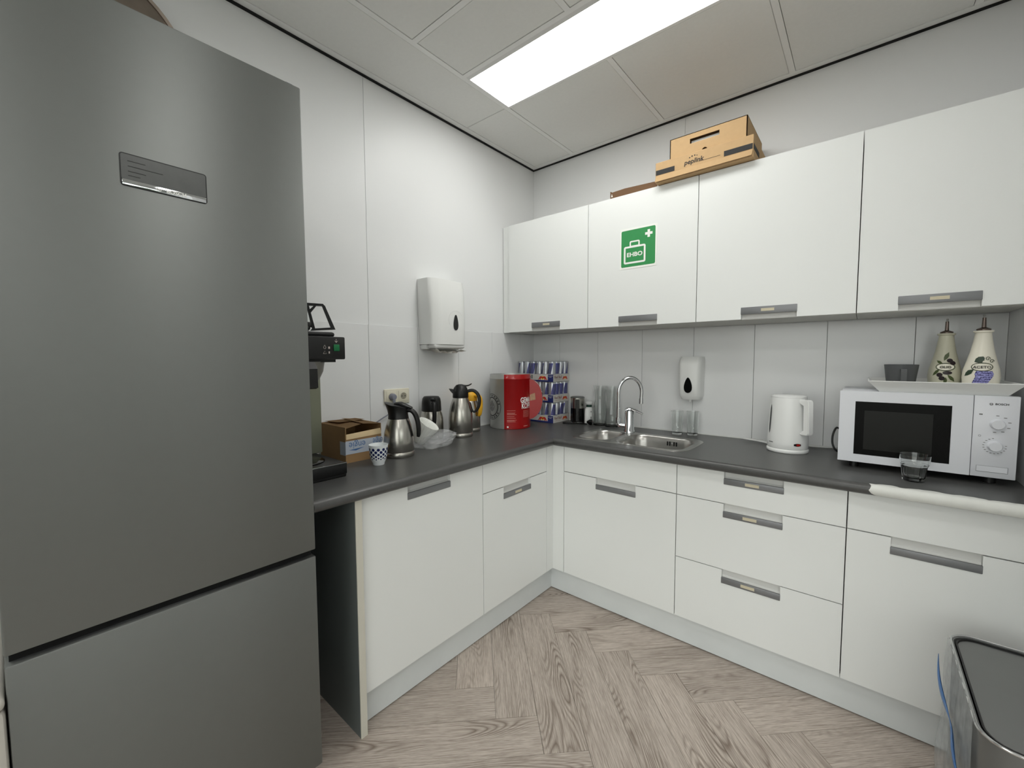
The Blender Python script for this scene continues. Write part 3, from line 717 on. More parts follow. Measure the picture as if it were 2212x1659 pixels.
so = thing('soap_dispenser', 'white wall soap dispenser with black drop window above the drinking glasses', 'dispenser', (1.142, 0, 1.078))
rings = []; b = B()
for i in range(13):
    t_ = i / 12; z = 0.0 + 0.24 * t_
    dep = 0.098 * (0.82 + 0.18 * math.sin(min(1, t_ * 3) * PI / 2)) - 0.022 * max(0, t_ - 0.75) * 4 * max(0, t_ - 0.75) * 4
    w_ = 0.056 + 0.004 * t_; rc = 0.022
    sh = [(-w_, -0.001), (-w_, -dep + rc * 1.5)] + [(-w_ + rc * (1 - math.cos(PI / 2 * k / 5)), -dep + rc * 1.5 * (1 - math.sin(PI / 2 * k / 5))) for k in range(1, 6)] + [(0, -dep - 0.004)]
    sh += [(-x, y) for x, y in reversed(sh[:-1])]
    if i == 0: sh = [(x * 0.86, y * 0.9) for x, y in sh]
    if i == 12: sh = [(x * 0.93, y * 0.97) for x, y in sh]
    rings.append([b.bm.verts.new((x, y, z)) for x, y in sh])
for A, D in zip(rings[:-1], rings[1:]):
    for k in range(len(A)): b.bm.faces.new([A[k], A[(k + 1) % len(A)], D[(k + 1) % len(A)], D[k]])
b.bm.faces.new(list(reversed(rings[0]))); b.bm.faces.new(rings[-1])
part('cover', b, WHITEP, so, ang=40)
part('sight_window', B().prism([(x + 0.0, z + 0.082) for x, z in drop(0.086, 0.048)], FY, -0.1045, -0.09), BLACKG, so, smooth=False)
part('nozzle', B().cyl((0, -0.06, -0.012), (0, -0.06, 0.002), 0.006, 0.008, 10), WHITED, so)

sc_ = thing('wall_socket', 'ivory double wall socket above the front thermos', 'socket', (0, -1.202, 1.0755))
part('frame', B().box((0, -0.077, 0), (0.010, 0.077, 0.080), 0.004, 3), IVORY, sc_)
for k, yy in enumerate((-0.0365, 0.0365)):
    b = B(); b.box((0.0098, yy - 0.0285, 0.0115), (0.0125, yy + 0.0285, 0.0685), 0.0015, 2); part('insert', b, IVORY, sc_)
    b = B(); b.lathe([(0.0205, 0.0), (0.0205, 0.0014), (0.019, 0.0014), (0.0185, -0.004), (0, -0.004)], 24, M=Matrix.Translation((0.0122, yy, 0.04)) @ Matrix.Rotation(PI / 2, 4, 'Y'))
    so_ = part('socket_well', b, IVORY, sc_)
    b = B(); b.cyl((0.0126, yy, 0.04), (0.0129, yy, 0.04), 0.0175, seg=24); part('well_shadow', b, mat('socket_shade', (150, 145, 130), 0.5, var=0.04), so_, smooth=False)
    b = B()
    for dy in (-0.0095, 0.0095): b.cyl((0.0128, yy + dy, 0.04), (0.0133, yy + dy, 0.04), 0.0026, seg=10)
    part('pin_holes', b, DARK, so_, smooth=False)
pg = thing('power_plug', 'grey power plug and cord in the left hole of the double socket', 'plug', (0.0135, -1.2385, 1.1155))
part('plug_body', B().lathe([(0.0175, 0), (0.0175, 0.016), (0.013, 0.026), (0, 0.028)], 20, M=Matrix.Rotation(PI / 2, 4, 'Y')), GREYP, pg)
part('strain_relief', B().cyl((0.018, 0, -0.008), (0.020, 0.002, -0.05), 0.009, 0.006, 12), GREYP, pg)
part('cord', B().tube([(0.020, 0.002, -0.048), (0.020, -0.004, -0.066), (0.016, -0.03, -0.085), (0.012, -0.075, -0.108), (0.012, -0.13, -0.135), (0.012, -0.20, -0.17), (0.012, -0.28, -0.20)], 0.0035, 8), GREYP, pg)

# first aid sign
sg = thing('first_aid_sign', 'green and white first aid sign reading EHBO on a cabinet door', 'sign', (0.95, -U_ - 0.0003, 1.893))
part('paper', B().prism([(-0.101, -0.106), (0.1, -0.107), (0.103, 0.105), (-0.1, 0.108)], FY, -0.0008, 0.0), PAPER, sg, smooth=False)
part('green_field', B().prism(rrect(-0.093, -0.096, 0.093, 0.096, 0.007), FY, -0.0011, -0.0008), GREEN, sg, smooth=False)
b = B(); cx, cz = 0.058, 0.062
b.prism([(cx + x * 0.0065, cz + z * 0.0065) for x, z in ((-1, -3), (1, -3), (1, -1), (3, -1), (3, 1), (1, 1), (1, 3), (-1, 3), (-1, 1), (-3, 1), (-3, -1), (-1, -1))], FY, -0.0014, -0.0011)
part('cross', b, WINK, sg, smooth=False)
def frame_ring(b, x0, z0, x1, z1, w_, r, d0, d1):
    o_ = rrect(x0, z0, x1, z1, r); i_ = rrect(x0 + w_, z0 + w_, x1 - w_, z1 - w_, max(0.001, r - w_)); n = len(o_)
    vo = [b.bm.verts.new((x, d0, z)) for x, z in o_]; vi = [b.bm.verts.new((x, d0, z)) for x, z in i_]
    for k in range(n): b.bm.faces.new([vo[k], vo[(k + 1) % n], vi[(k + 1) % n], vi[k]])
b = B(); frame_ring(b, -0.078, -0.080, 0.042, 0.012, 0.0095, 0.009, -0.0014, 0); frame_ring(b, -0.046, 0.006, 0.010, 0.038, 0.0075, 0.008, -0.00145, 0)
part('case_symbol', b, WINK, sg, smooth=False)
text('EHBO', 0.030, WINK, sg, (-0.018, -0.0015, -0.034), '-y', bold=0.028, sx=1.12)

# ================================================================== BOXES ON THE WALL CABINETS
ZU = ut
bx = thing('cardboard_box', 'flat kraft cardboard box with black stripes and printed logo under another box', 'box', (1.266, -0.24, ZU + 0.001), 0, 'boxes on the wall cabinets')
part('body', B().box((-0.216, -0.142, 0.0), (0.216, 0.20, 0.098), 0.002, 1), CARD, bx, smooth=False)
part('front_flap', B().prism([(-0.216, 0.004), (0.210, 0.008), (0.214, 0.032), (-0.212, 0.032)], lambda u, v, d: (u, d - (0.032 - v) * 0.18, v), -0.1452, -0.1422), CARD, bx, smooth=False)
for x0, x1 in ((-0.213, -0.122), (0.098, 0.2125)): part('black_stripe', B().box((x0, -0.1432, 0.037), (x1, -0.1422, 0.060)), INK, bx, smooth=False)
part('black_stripe', B().box((0.2162, -0.142, 0.037), (0.2168, -0.02, 0.060)), INK, bx, smooth=False)
text('peplink', 0.030, INK, bx, (-0.032, -0.1428, 0.0575), '-y', bold=0.02, shear=0.15)
b = B()
for dx, dz, r in ((-0.052, 0.077, 0.0028), (-0.041, 0.081, 0.0034), (-0.029, 0.082, 0.0030), (-0.019, 0.079, 0.0022)):
    b.cyl((dx, -0.1422, dz), (dx, -0.1428, dz), r, seg=10)
b.box((-0.012, -0.1428, 0.0478), (0.083, -0.1422, 0.0490))
part('logo_dots', b, INK, bx, smooth=False)
bx = thing('cardboard_box', 'upper kraft cardboard box with a cut-out handle slot on the wall cabinets', 'box', (1.2845, -0.22, ZU + 0.1005), 0, 'boxes on the wall cabinets')
b = B(); fr_ = -0.15
w_ = 0.169; h_ = 0.094
# front wall with slot : four boxes around it
sx0, sx1, sz0, sz1 = -0.075, 0.055, 0.047, 0.069
b.box((-w_, fr_, 0), (sx0, fr_ + 0.004, h_)).box((sx1, fr_, 0), (w_, fr_ + 0.004, h_)).box((sx0, fr_, sz1), (sx1, fr_ + 0.004, h_))
b.prism([(sx0, 0), (-0.02, 0)] + [( -0.008 - 0.012 * math.cos(PI * k / 8), 0.012 * math.sin(PI * k / 8)) for k in range(0, 9)] + [(sx1, 0), (sx1, sz0), (sx0, sz0)], FY, fr_, fr_ + 0.004)
b.box((-w_, fr_, 0), (-w_ + 0.004, 0.18, h_)).box((w_ - 0.004, fr_ + 0.0, 0), (w_, 0.18, h_)).box((-w_, 0.176, 0), (w_, 0.18, h_)).box((-w_, fr_, h_ - 0.003), (w_, 0.18, h_)).box((-w_, fr_ + 0.006, 0), (w_, 0.18, 0.003))
part('body', b, CARD, bx, smooth=False)
part('slot_flap', B().box((sx0 + 0.002, fr_ + 0.018, sz0 - 0.004), (sx1 - 0.004, fr_ + 0.022, sz1 - 0.004)), PAPER, bx, smooth=False)
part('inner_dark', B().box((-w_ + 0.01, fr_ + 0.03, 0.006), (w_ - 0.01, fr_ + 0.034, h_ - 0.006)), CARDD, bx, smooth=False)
bx = thing('cardboard_tray', 'shallow dark brown cardboard lid lying left of the stacked boxes', 'cardboard', (0.92, -0.21, ZU + 0.001))
b = B(); b.box((-0.135, -0.135, 0), (0.125, 0.12, 0.004)).box((-0.135, 0.116, 0.004), (0.125, 0.12, 0.034)).box((-0.135, -0.135, 0.004), (-0.131, 0.116, 0.036))
b.prism([(-0.135, 0.004), (0.125, 0.004), (0.125, 0.026), (-0.05, 0.034), (-0.135, 0.030)], FY, -0.135, -0.131)
part('tray', b, CARDD, bx, smooth=False)
part('torn_corner', B().prism([(-0.129, 0.006), (-0.120, 0.006), (-0.125, 0.022)], FY, -0.1365, -0.1352), PAPER, bx, smooth=False)

# ================================================================== LEFT WORKTOP
# ---- coffee machine
cm = thing('coffee_machine', 'black and steel filter coffee machine half hidden behind the fridge', 'coffee machine', (0.25, -1.815, ZW))
part('base', B().box((-0.17, -0.11, 0.0), (0.178, 0.096, 0.012), 0.003, 1).box((-0.175, -0.112, 0.010), (0.18, 0.098, 0.052), 0.004, 2), BLACK, cm)
part('warming_plate', B().lathe([(0.075, 0.0), (0.075, 0.004), (0.07, 0.006), (0, 0.006)], 28, c=(0.06, -0.01, 0.052)), BLACKG, cm)
part('base_edge', B().box((0.176, -0.112, 0.0505), (0.1802, 0.098, 0.0535)), CHROME, cm, smooth=False)
part('column', B().box((-0.17, -0.10, 0.052), (-0.05, 0.119, 0.44), 0.006, 2), OLIVEM, cm)
hd = part('head', B().box((-0.17, -0.11, 0.432), (0.165, 0.112, 0.514), 0.005, 2), BLACK, cm)
part('head_top', B().box((-0.16, -0.108, 0.514), (0.14, 0.088, 0.532), 0.01, 2).box((-0.14, -0.1, 0.422), (0.14, 0.086, 0.432)), BLACK, cm)
part('switch', B().box((0.164, 0.066, 0.462), (0.1685, 0.088, 0.486), 0.002, 2), GREENS, hd)
b = B()
b.prism([(0.070, 0.500), (0.077, 0.492), (0.084, 0.500), (0.077, 0.496)], FX, 0.1652, 0.1656)
b.prism([(0.0764, 0.506), (0.0764, 0.494), (0.0776, 0.494), (0.0776, 0.506)], FX, 0.1652, 0.1656)
part('arrow_mark', b, INKL, hd, smooth=False)
b = B()
ring = arc(0.034, 0.4745, 0.0042, -PI * 1.2, PI * 0.2, 10) + [(0.034, 0.483)]
b.tube([(0.1655, y, z) for y, z in ring + [ring[0]]], 0.0007, 4); b.tube([(0.1655, y, z) for y, z in ((0.028, 0.4525), (0.040, 0.4525), (0.034, 0.463), (0.028, 0.4525))], 0.0007, 4, sm=False)
b.box((0.1652, 0.047, 0.470), (0.1656, 0.053, 0.478)).box((0.1652, 0.048, 0.453), (0.1656, 0.052, 0.461))
part('symbols', b, INKL, hd, smooth=False)
fb = part('filter_basket', B().lathe([(0.036, 0), (0.062, 0.022), (0.076, 0.052), (0.082, 0.088), (0, 0.088)], 32, c=(0.07, -0.012, 0.336)), mat('smoke_plastic', (120, 118, 112), 0.35, var=0.05), cm)
part('basket_handle', B().prism([(0.126, 0.424), (0.168, 0.424), (0.186, 0.40), (0.188, 0.335), (0.172, 0.33), (0.150, 0.38)], lambda u, v, d: (u, d, v), -0.050, -0.004), BLACK, fb, smooth=False)
# jug standing on top
jg = thing('glass_coffee_jug', 'glass coffee jug with black handle on top of the coffee machine', 'jug', (0.275, -1.838, ZW + 0.5325))
prof = [(0.055, 0.0), (0.066, 0.012), (0.070, 0.04), (0.062, 0.08), (0.050, 0.105), (0.048, 0.118), (0.046, 0.118), (0.048, 0.104), (0.060, 0.079), (0.0675, 0.04), (0.064, 0.014), (0, 0.004)]
part('glass_bowl', B().lathe([(0, 0)] + prof, 32), GLASS, jg)
part('black_collar', B().lathe([(0.0705, 0.0), (0.0705, 0.004), (0.064, 0.052), (0.050, 0.10), (0.046, 0.10), (0.060, 0.05), (0.066, 0.003)], 32, close=True) if False else B().lathe([(0.050, 0.098), (0.053, 0.101), (0.053, 0.122), (0.049, 0.124), (0.0485, 0.1)], 32, close=True), BLACK, jg)
hdv = Vector((0.45, 0.89, 0)).normalized()
def hp(u, z): return tuple(hdv * u + Vector((0, 0, z)))
b = B()
hn = Vector((-hdv.y, hdv.x, 0))
def hprism(poly, hw_):
    b.prism(poly, lambda u, v, d: tuple(hdv * u + Vector((0, 0, v)) + hn * d), -hw_, hw_)
hprism([(0.050, 0.108), (0.112, 0.106), (0.118, 0.098), (0.05, 0.098)], 0.009)
hprism([(0.106, 0.102), (0.118, 0.10), (0.152, 0.012), (0.136, 0.016)], 0.011)
hprism([(0.066, 0.006), (0.150, 0.012), (0.148, 0.020), (0.072, 0.014)], 0.008)
hprism([(0.056, 0.098), (0.064, 0.098), (0.083, 0.013), (0.072, 0.012)], 0.007)
hprism([(0.062, 0.08), (0.082, 0.1), (0.090, 0.1), (0.066, 0.068)], 0.006)
part('handle', b, BLACK, jg, smooth=False)
part('spout_band', B().lathe([(0.0712, 0.020), (0.0722, 0.022), (0.0722, 0.034), (0.0712, 0.036)], 32, close=True), BLACK, jg)
part('inner_cone', B().lathe([(0.0, 0.0045), (0.055, 0.006), (0.05, 0.02), (0.026, 0.066), (0.02, 0.074), (0, 0.075)], 28), BLACK, jg)

# ---- cardboard carton
ct = thing('carton', 'open brown cardboard carton with pale printed tape beside the coffee machine', 'box', (0.148, -1.540, ZW))
b = B(); tk = 0.003
x0, x1, y0, y1, h_ = -0.115, 0.104, -0.086, 0.082, 0.150
b.box((x0, y0, 0), (x1, y1, tk)).box((x0, y0, tk), (x1, y0 + tk, h_)).box((x0, y1 - tk, tk), (x1, y1, h_)).box((x0, y0 + tk, tk), (x0 + tk, y1 - tk, h_)).box((x1 - tk, y0 + tk, tk), (x1, y1 - tk, 0.112))
part('body', b, CARD2, ct, smooth=False)
part('folded_rim', B().prism([(y0 + 0.002, 0.099), (y1 - 0.002, 0.104), (y1 - 0.001, 0.128), (y0 + 0.004, 0.120)], lambda u, v, d: (d - max(0, v - 0.108) * 0.25, u, v), x1, x1 + 0.003), CARDE, ct, smooth=False)
def flap(name, pts, m_=CARD2):
    b = B(); b.quad(pts); bmesh.ops.solidify(b.bm, geom=b.bm.faces[:], thickness=0.003); part(name, b, m_, ct, smooth=False)
flap('flap', [(x0, y0, h_), (x1 - 0.004, y0, h_ - 0.006), (x1 - 0.028, y0 + 0.09, h_ + 0.003), (x0 + 0.006, y0 + 0.09, h_ + 0.004)])
flap('flap', [(x0, y0 + 0.02, h_ + 0.005), (x0, y1, h_ + 0.003), (x0 + 0.105, y1 - 0.01, h_ + 0.008), (x0 + 0.115, y0 + 0.03, h_ + 0.009)])
flap('flap', [(x0 + 0.02, y1, h_ + 0.001), (x1 - 0.002, y1, h_ - 0.002), (x1 - 0.012, y1 - 0.080, h_ + 0.006), (x0 + 0.02, y1 - 0.080, h_ + 0.013)])
tp = part('tape', B().box((x1 + 0.0001, y0 - 0.0002, 0.036), (x1 + 0.0008, y1 + 0.0005, 0.092)).box((x1 - 0.045, y0 - 0.0008, 0.032), (x1 + 0.0008, y0 - 0.0001, 0.088)), TAPE, ct, smooth=False)
text('engie', 0.040, LEDBLUE, tp, (x1 + 0.0011, y0 + 0.052, 0.072), '+x', roll=PI, sx=0.92)
text('engie', 0.040, LEDBLUE, tp, (x1 + 0.0011, y0 + 0.150, 0.074), '+x', roll=PI, sx=0.6)
part('swoosh', B().prism([(y0 + 0.014, 0.054), (y0 + 0.045, 0.048), (y0 + 0.085, 0.058), (y0 + 0.05, 0.056)], FX, x1 + 0.0008, x1 + 0.0012), LEDBLUE, tp, smooth=False)
part('inner_paper', B().box((x0 + 0.01, y0 + 0.01, 0.03), (x1 - 0.02, y1 - 0.01, 0.06)), CARDD, ct, smooth=False)

# ---- patterned cup
cp = thing('patterned_cup', 'small white porcelain cup with dark blue flower pattern', 'cup', (0.367, -1.546, ZW))
CUPP = [(0.0, 0.0), (0.022, 0.0), (0.0235, 0.003), (0.024, 0.008), (0.030, 0.020), (0.0345, 0.038), (0.0362, 0.056), (0.0372, 0.072), (0.0390, 0.083), (0.0378, 0.0835), (0.0345, 0.070), (0.032, 0.035), (0.026, 0.016), (0.0, 0.012)]
part('cup_body', B().lathe(CUPP, 36), CUPW, cp, ang=60)
def rad_at(prof, z):
    for (r0, z0_), (r1, z1_) in zip(prof[:-1], prof[1:]):
        if z0_ <= z <= z1_ and z1_ > z0_: return r0 + (r1 - r0) * (z - z0_) / (z1_ - z0_)
    return prof[-1][0]
CO = CUPP[1:9]
b = B()
def decal(b, prof, ang, z, pts, eps=0.0004, mi=0):
    vs = []
    for du, dz in pts:
        r = rad_at(prof, z + dz); a = ang + du / r
        vs.append(b.bm.verts.new(((r + eps) * math.cos(a), (r + eps) * math.sin(a), z + dz)))
    c = b.bm.verts.new((sum(v.co.x for v in vs) / len(vs) * 1.006, sum(v.co.y for v in vs) / len(vs) * 1.006, sum(v.co.z for v in vs) / len(vs)))
    for k in range(len(vs)): f = b.bm.faces.new([vs[k], vs[(k + 1) % len(vs)], c]); f.material_index = mi
for row, (z, r) in enumerate(((0.0665, 0.0072), (0.0560, 0.0068), (0.0465, 0.0060), (0.0385, 0.0052), (0.0318, 0.0040), (0.0265, 0.0032))):
    for k in range(11):
        a = 2 * PI * (k + 0.5 * (row % 2)) / 11
        decal(b, CO, a, z, [(r * (0.86 + 0.14 * math.cos(6 * q)) * math.cos(q), r * (0.86 + 0.14 * math.cos(6 * q)) * math.sin(q)) for q in [2 * PI * i / 36 for i in range(36)]])
part('flower_print', b, CUPB, cp)

# ---- thermos jugs
def thermos(label, loc, rot, kind):
    t = thing('thermos_jug', label, 'thermos', loc, rot, 'steel thermos jugs on the left worktop')
    if kind == 'A':
        part('steel_body', B().lathe([(0, 0), (0.064, 0.0), (0.067, 0.004), (0.067, 0.022), (0.0655, 0.0235), (0.067, 0.025), (0.0665, 0.07), (0.063, 0.105), (0.055, 0.14), (0.045, 0.168), (0.0, 0.168)], 40), STEEL, t, ang=50)
        b = B(); prof = []
        rings = []
        for i in range(9):
            z = 0.166 + 0.062 * i / 8; t_ = i / 8; ring = []
            for k in range(28):
                a = 2 * PI * k / 28; lip = max(0, math.cos(a - PI)) ** 3
                r = 0.0455 - 0.004 * math.sin(t_ * PI) + 0.016 * lip * t_ ** 1.5; zz = z + 0.014 * lip * t_ ** 2 - 0.012 * max(0, math.cos(a)) * t_ ** 2
                ring.append(b.bm.verts.new((r * math.cos(a), r * math.sin(a), zz)))
            rings.append(ring)
        for A, D in zip(rings[:-1], rings[1:]):
            for k in range(28): b.bm.faces.new([A[k], A[(k + 1) % 28], D[(k + 1) % 28], D[k]])
        c0 = b.bm.verts.new((0.0, 0, 0.232))
        for k in range(28): b.bm.faces.new([rings[-1][k], rings[-1][(k + 1) % 28], c0])
        b.bm.faces.new(list(reversed(rings[0])))
        part('collar', b, BLACK, t, ang=50)
        part('lid_lever', B().tube([(-0.015, 0, 0.232), (0.015, 0, 0.232), (0.04, 0, 0.222), (0.062, 0, 0.214)], [0.008, 0.010, 0.008, 0.005], 10, flat=1.8), BLACK, t)
        part('handle', B().tube([(0.035, 0, 0.203), (0.055, 0, 0.204), (0.072, 0, 0.190), (0.084, 0, 0.160), (0.089, 0, 0.125), (0.0885, 0, 0.098), (0.086, 0, 0.085)], [0.010, 0.0105, 0.011, 0.011, 0.0105, 0.0095, 0.007], 12, flat=1.3), BLACK, t)
        part('dark_stripe', B().tube([(0.047, -0.02, 0.16), (0.060, -0.015, 0.12), (0.066, -0.01, 0.09)], 0.002, 6), BLACK, t)
    elif kind == 'B':
        part('steel_body', B().lathe([(0, 0), (0.06, 0.0), (0.063, 0.006), (0.0635, 0.08), (0.062, 0.11), (0.057, 0.135), (0.050, 0.152), (0, 0.152)], 40), STEEL, t, ang=50)
        part('cup_lid', B().lathe([(0.052, 0.150), (0.0535, 0.154), (0.051, 0.20), (0.048, 0.218), (0.040, 0.229), (0.02, 0.231), (0, 0.231)], 36), BLACK, t, ang=50)
        part('handle', B().tube([(0.045, 0, 0.197), (0.066, 0, 0.198), (0.078, 0, 0.182), (0.080, 0, 0.150), (0.076, 0, 0.115), (0.066, 0, 0.095), (0.058, 0, 0.092)], 0.0085, 10, flat=1.3), BLACK, t)
        part('lid_button', B().box((0.028, -0.014, 0.205), (0.052, 0.014, 0.226), 0.004, 2), BLACKG, t)
    elif kind == 'C':
        part('steel_body', B().lathe([(0, 0), (0.065, 0.0), (0.0675, 0.004), (0.0675, 0.022), (0.066, 0.0235), (0.0675, 0.025), (0.0675, 0.10), (0.064, 0.14), (0.056, 0.18), (0.045, 0.208), (0.042, 0.218), (0, 0.218)], 40), STEEL, t, ang=50)
        part('collar', B().lathe([(0.043, 0.216), (0.044, 0.22), (0.043, 0.25), (0.041, 0.258), (0.036, 0.272), (0.024, 0.286), (0.01, 0.291), (0, 0.291)], 32), BLACK, t, ang=50)
        part('spout', B().prism([(-0.035, 0.232), (-0.052, 0.250), (-0.063, 0.266), (-0.03, 0.262)], FY, -0.014, 0.014), BLACK, t, smooth=False)
        part('lid_lever', B().tube([(0.01, 0, 0.284), (0.035, 0, 0.282), (0.052, 0, 0.287), (0.062, 0, 0.294)], [0.005, 0.0045, 0.0035, 0.003], 8, flat=2), BLACK, t)
        part('handle', B().tube([(0.038, 0, 0.252), (0.07, 0, 0.256), (0.094, 0, 0.238), (0.105, 0, 0.208), (0.103, 0, 0.175), (0.09, 0, 0.148), (0.074, 0, 0.136), (0.062, 0, 0.15), (0.052, 0, 0.19)], [0.009, 0.009, 0.0095, 0.0095, 0.009, 0.008, 0.006, 0.005, 0.004], 10, flat=1.4), BLACK, t)
    else:
        part('steel_body', B().lathe([(0, 0), (0.060, 0.0), (0.063, 0.004), (0.063, 0.022), (0.0615, 0.0235), (0.063, 0.025), (0.063, 0.09), (0.060, 0.13), (0.05, 0.17), (0.044, 0.185), (0, 0.185)], 40), STEEL, t, ang=50)
        part('collar', B().lathe([(0.045, 0.183), (0.046, 0.19), (0.044, 0.215), (0.036, 0.232), (0.015, 0.243), (0, 0.244)], 30), YELL, t, ang=50)
        part('handle', B().tube([(0.04, 0, 0.212), (0.066, 0, 0.214), (0.082, 0, 0.195), (0.084, 0, 0.15), (0.078, 0, 0.11), (0.07, 0, 0.098)], [0.010, 0.0105, 0.011, 0.011, 0.010, 0.008], 10, flat=1.4), YELL, t)
    return t
thermos('steel thermos jug with black spout standing in front of the wall socket', (0.298, -1.398, ZW), math.radians(40), 'A')
thermos('steel thermos with a black cup lid behind the coffee filter bag', (0.088, -1.040, ZW), math.radians(-28), 'B')
thermos('tall steel thermos jug with black domed lid and loop handle', (0.167, -0.898, ZW), math.radians(40), 'C')
thermos('steel thermos jug with yellow lid and yellow handle at the wall', (0.085, -0.748, ZW), math.radians(5), 'D')

# ---- coffee filters in an open plastic bag
ff = thing('coffee_filters', 'stack of white pleated paper coffee filters in the plastic bag', 'coffee filters', (0.215, -1.215, ZW + 0.012), 0.0)
b = B()
M = Matrix.Translation((0.0, -0.004, 0.030)) @ Matrix.Rotation(math.radians(34), 4, Vector((-0.5, 0.85, 0)))
for q_ in range(3):
    b.lathe([(0.0, -0.020 + q_ * 0.004), (0.026, -0.020 + q_ * 0.004), (0.032, -0.012 + q_ * 0.004), (0.050, 0.062 + q_ * 0.006), (0.054, 0.078 + q_ * 0.005), (0.053, 0.078 + q_ * 0.005), (0.049, 0.062 + q_ * 0.006), (0.030, -0.010 + q_ * 0.004), (0.02, -0.017 + q_ * 0.004), (0, -0.017 + q_ * 0.004)], 96, M=M, fn=lambda r, a, z: r * (1 + 0.04 * math.sin(a * 32 + q_) * min(1, r / 0.03)))
part('filters', b, PAPER, ff, ang=80)
pb = bmesh.new(); bmesh.ops.create_icosphere(pb, subdivisions=4, radius=1.0)
for v in pb.verts:
    n1 = noise.noise(v.co * 1.6 + Vector((3, 1, 7))); n2 = noise.noise(v.co * 4.5); r_ = 1 + 0.30 * n1 + 0.16 * abs(n2)
    v.co = Vector((v.co.x * 0.082 * r_, v.co.y * 0.105 * r_, max(0.001, 0.030 + 0.022 * v.co.y + v.co.z * 0.038 * r_)))
bb = B(); bb.bm.free(); bb.bm = pb
pbag = part('plastic_bag', bb, FILM, None, smooth=False)
pbag.location = (0.262, -1.160, ZW); pbag.rotation_euler = (0, 0, math.radians(-12))
tag(pbag, 'crumpled clear plastic bag around the coffee filters between the thermos jugs', 'plastic bag')

# ---- coffee tin shaped like a mug
RT, HT = 0.128, 0.335
tn = thing('coffee_tin', 'large red and silver mug-shaped coffee tin in the corner', 'tin', (0.168, -0.470, ZW))
b = B(); segs = 72; a_s = math.radians(-67)
zs = [(RT - 0.003, 0.0), (RT, 0.003), (RT, HT - 0.030), (RT + 0.0025, HT - 0.027), (RT, HT - 0.023), (RT, HT - 0.004), (RT - 0.002, HT), (RT - 0.004, HT), (RT - 0.005, HT - 0.012), (0.0, HT - 0.012)]
rings = []
for r, z in zs:
    if r == 0: rings.append([b.bm.verts.new((0, 0, z))]); continue
    rings.append([b.bm.verts.new((r * math.cos(a_s + 2 * PI * k / segs), r * math.sin(a_s + 2 * PI * k / segs), z)) for k in range(segs)])
for i, (A, D) in enumerate(zip(rings[:-1], rings[1:])):
    for k in range(segs):
        f = b.bm.faces.new([A[k], A[(k + 1) % segs], D[(k + 1) % segs], D[k]] if len(D) > 1 else [A[k], A[(k + 1) % segs], D[0]])
        f.material_index = 0 if (k < 40 and i < 6) else 1
b.bm.faces.new(list(reversed(rings[0])))
part('can_body', b, [TRED, TSIL], tn, ang=40)
ha = math.radians(30); hv = Vector((math.cos(ha), math.sin(ha), 0)); hn2 = Vector((-math.sin(ha), math.cos(ha), 0))
pts = [(RT - 0.004, 0.060)] + [(RT - 0.004 + 0.082 * math.cos(q), 0.178 + 0.124 * math.sin(q)) for q in [-PI / 2 + PI * k / 20 for k in range(21)]]
b = B(); b.prism(pts, lambda u, v, d: tuple(hv * u + hn2 * d + Vector((0, 0, v))), -0.022, 0.022)
hd = part('handle', b, TRED, tn, ang=30)
b = B(); rnd = random.Random(4)
for k in range(26):
    q = -1.15 + 2.3 * k / 26
    if 0.12 < q < 0.34: continue
    q2 = q + 0.075 * rnd.uniform(0.5, 1)
    def hpt(q_, d): return tuple(hv * (RT - 0.004 + 0.0826 * math.cos(q_)) + hn2 * d + Vector((0, 0, 0.178 + 0.1248 * math.sin(q_))))
    b.quad([hpt(q, -0.014), hpt(q2, -0.014), hpt(q2, 0.012), hpt(q, 0.012)])
part('handle_print', b, WINK, hd, smooth=False)
part('worn_sticker', B().prism([(-0.016, -0.024), (0.018, -0.016), (0.014, 0.026), (-0.018, 0.014)], lambda u, v, d: tuple(hv * (RT + 0.018 + u) + hn2 * d + Vector((0, 0, 0.192 + v))), -0.0228, -0.0222), mat('sticker_tan', (176, 140, 112), 0.7, var=0.3, vscale=90), hd, smooth=False)
ctext('GEMALEN', 0.046, WINK, tn, RT, math.radians(12), 0.176, bold=0.03, sx=0.72)
ctext('KOFFIE', 0.046, WINK, tn, RT, math.radians(6), 0.140, bold=0.03, sx=0.72)
b = B(); rnd = random.Random(9)
def strip(b, a0, a1, z, h_, r=RT + 0.0006):
    n = 6
    for k in range(n):
        q0 = a0 + (a1 - a0) * k / n; q1 = a0 + (a1 - a0) * (k + 1) / n
        b.quad([(r * math.cos(q0), r * math.sin(q0), z), (r * math.cos(q1), r * math.sin(q1), z), (r * math.cos(q1), r * math.sin(q1), z + h_), (r * math.cos(q0), r * math.sin(q0), z + h_)])
for k, z in enumerate((0.115, 0.101, 0.096, 0.091, 0.079, 0.069, 0.057, 0.052, 0.047)):
    strip(b, math.radians(-59), math.radians(-59 + rnd.uniform(20, 27)), z, 0.0018)
for k in range(8): strip(b, math.radians(-12), math.radians(-12 + rnd.uniform(24, 30)), 0.112 - k * 0.0055, 0.0012)
strip(b, math.radians(-11), math.radians(6), 0.016, 0.003)
part('small_print', b, mat('tin_print_pink', (222, 150, 140), 0.6, var=0.05), tn, smooth=False)
TP = [(RT, 0.0), (RT, HT)]
b = B(); decal(b, TP, math.radians(-57), 0.016, [(0.0055 * math.cos(q), 0.0055 * math.sin(q)) for q in [2 * PI * i / 14 for i in range(14)]]); part('round_mark', b, WINK, tn)
b = B()
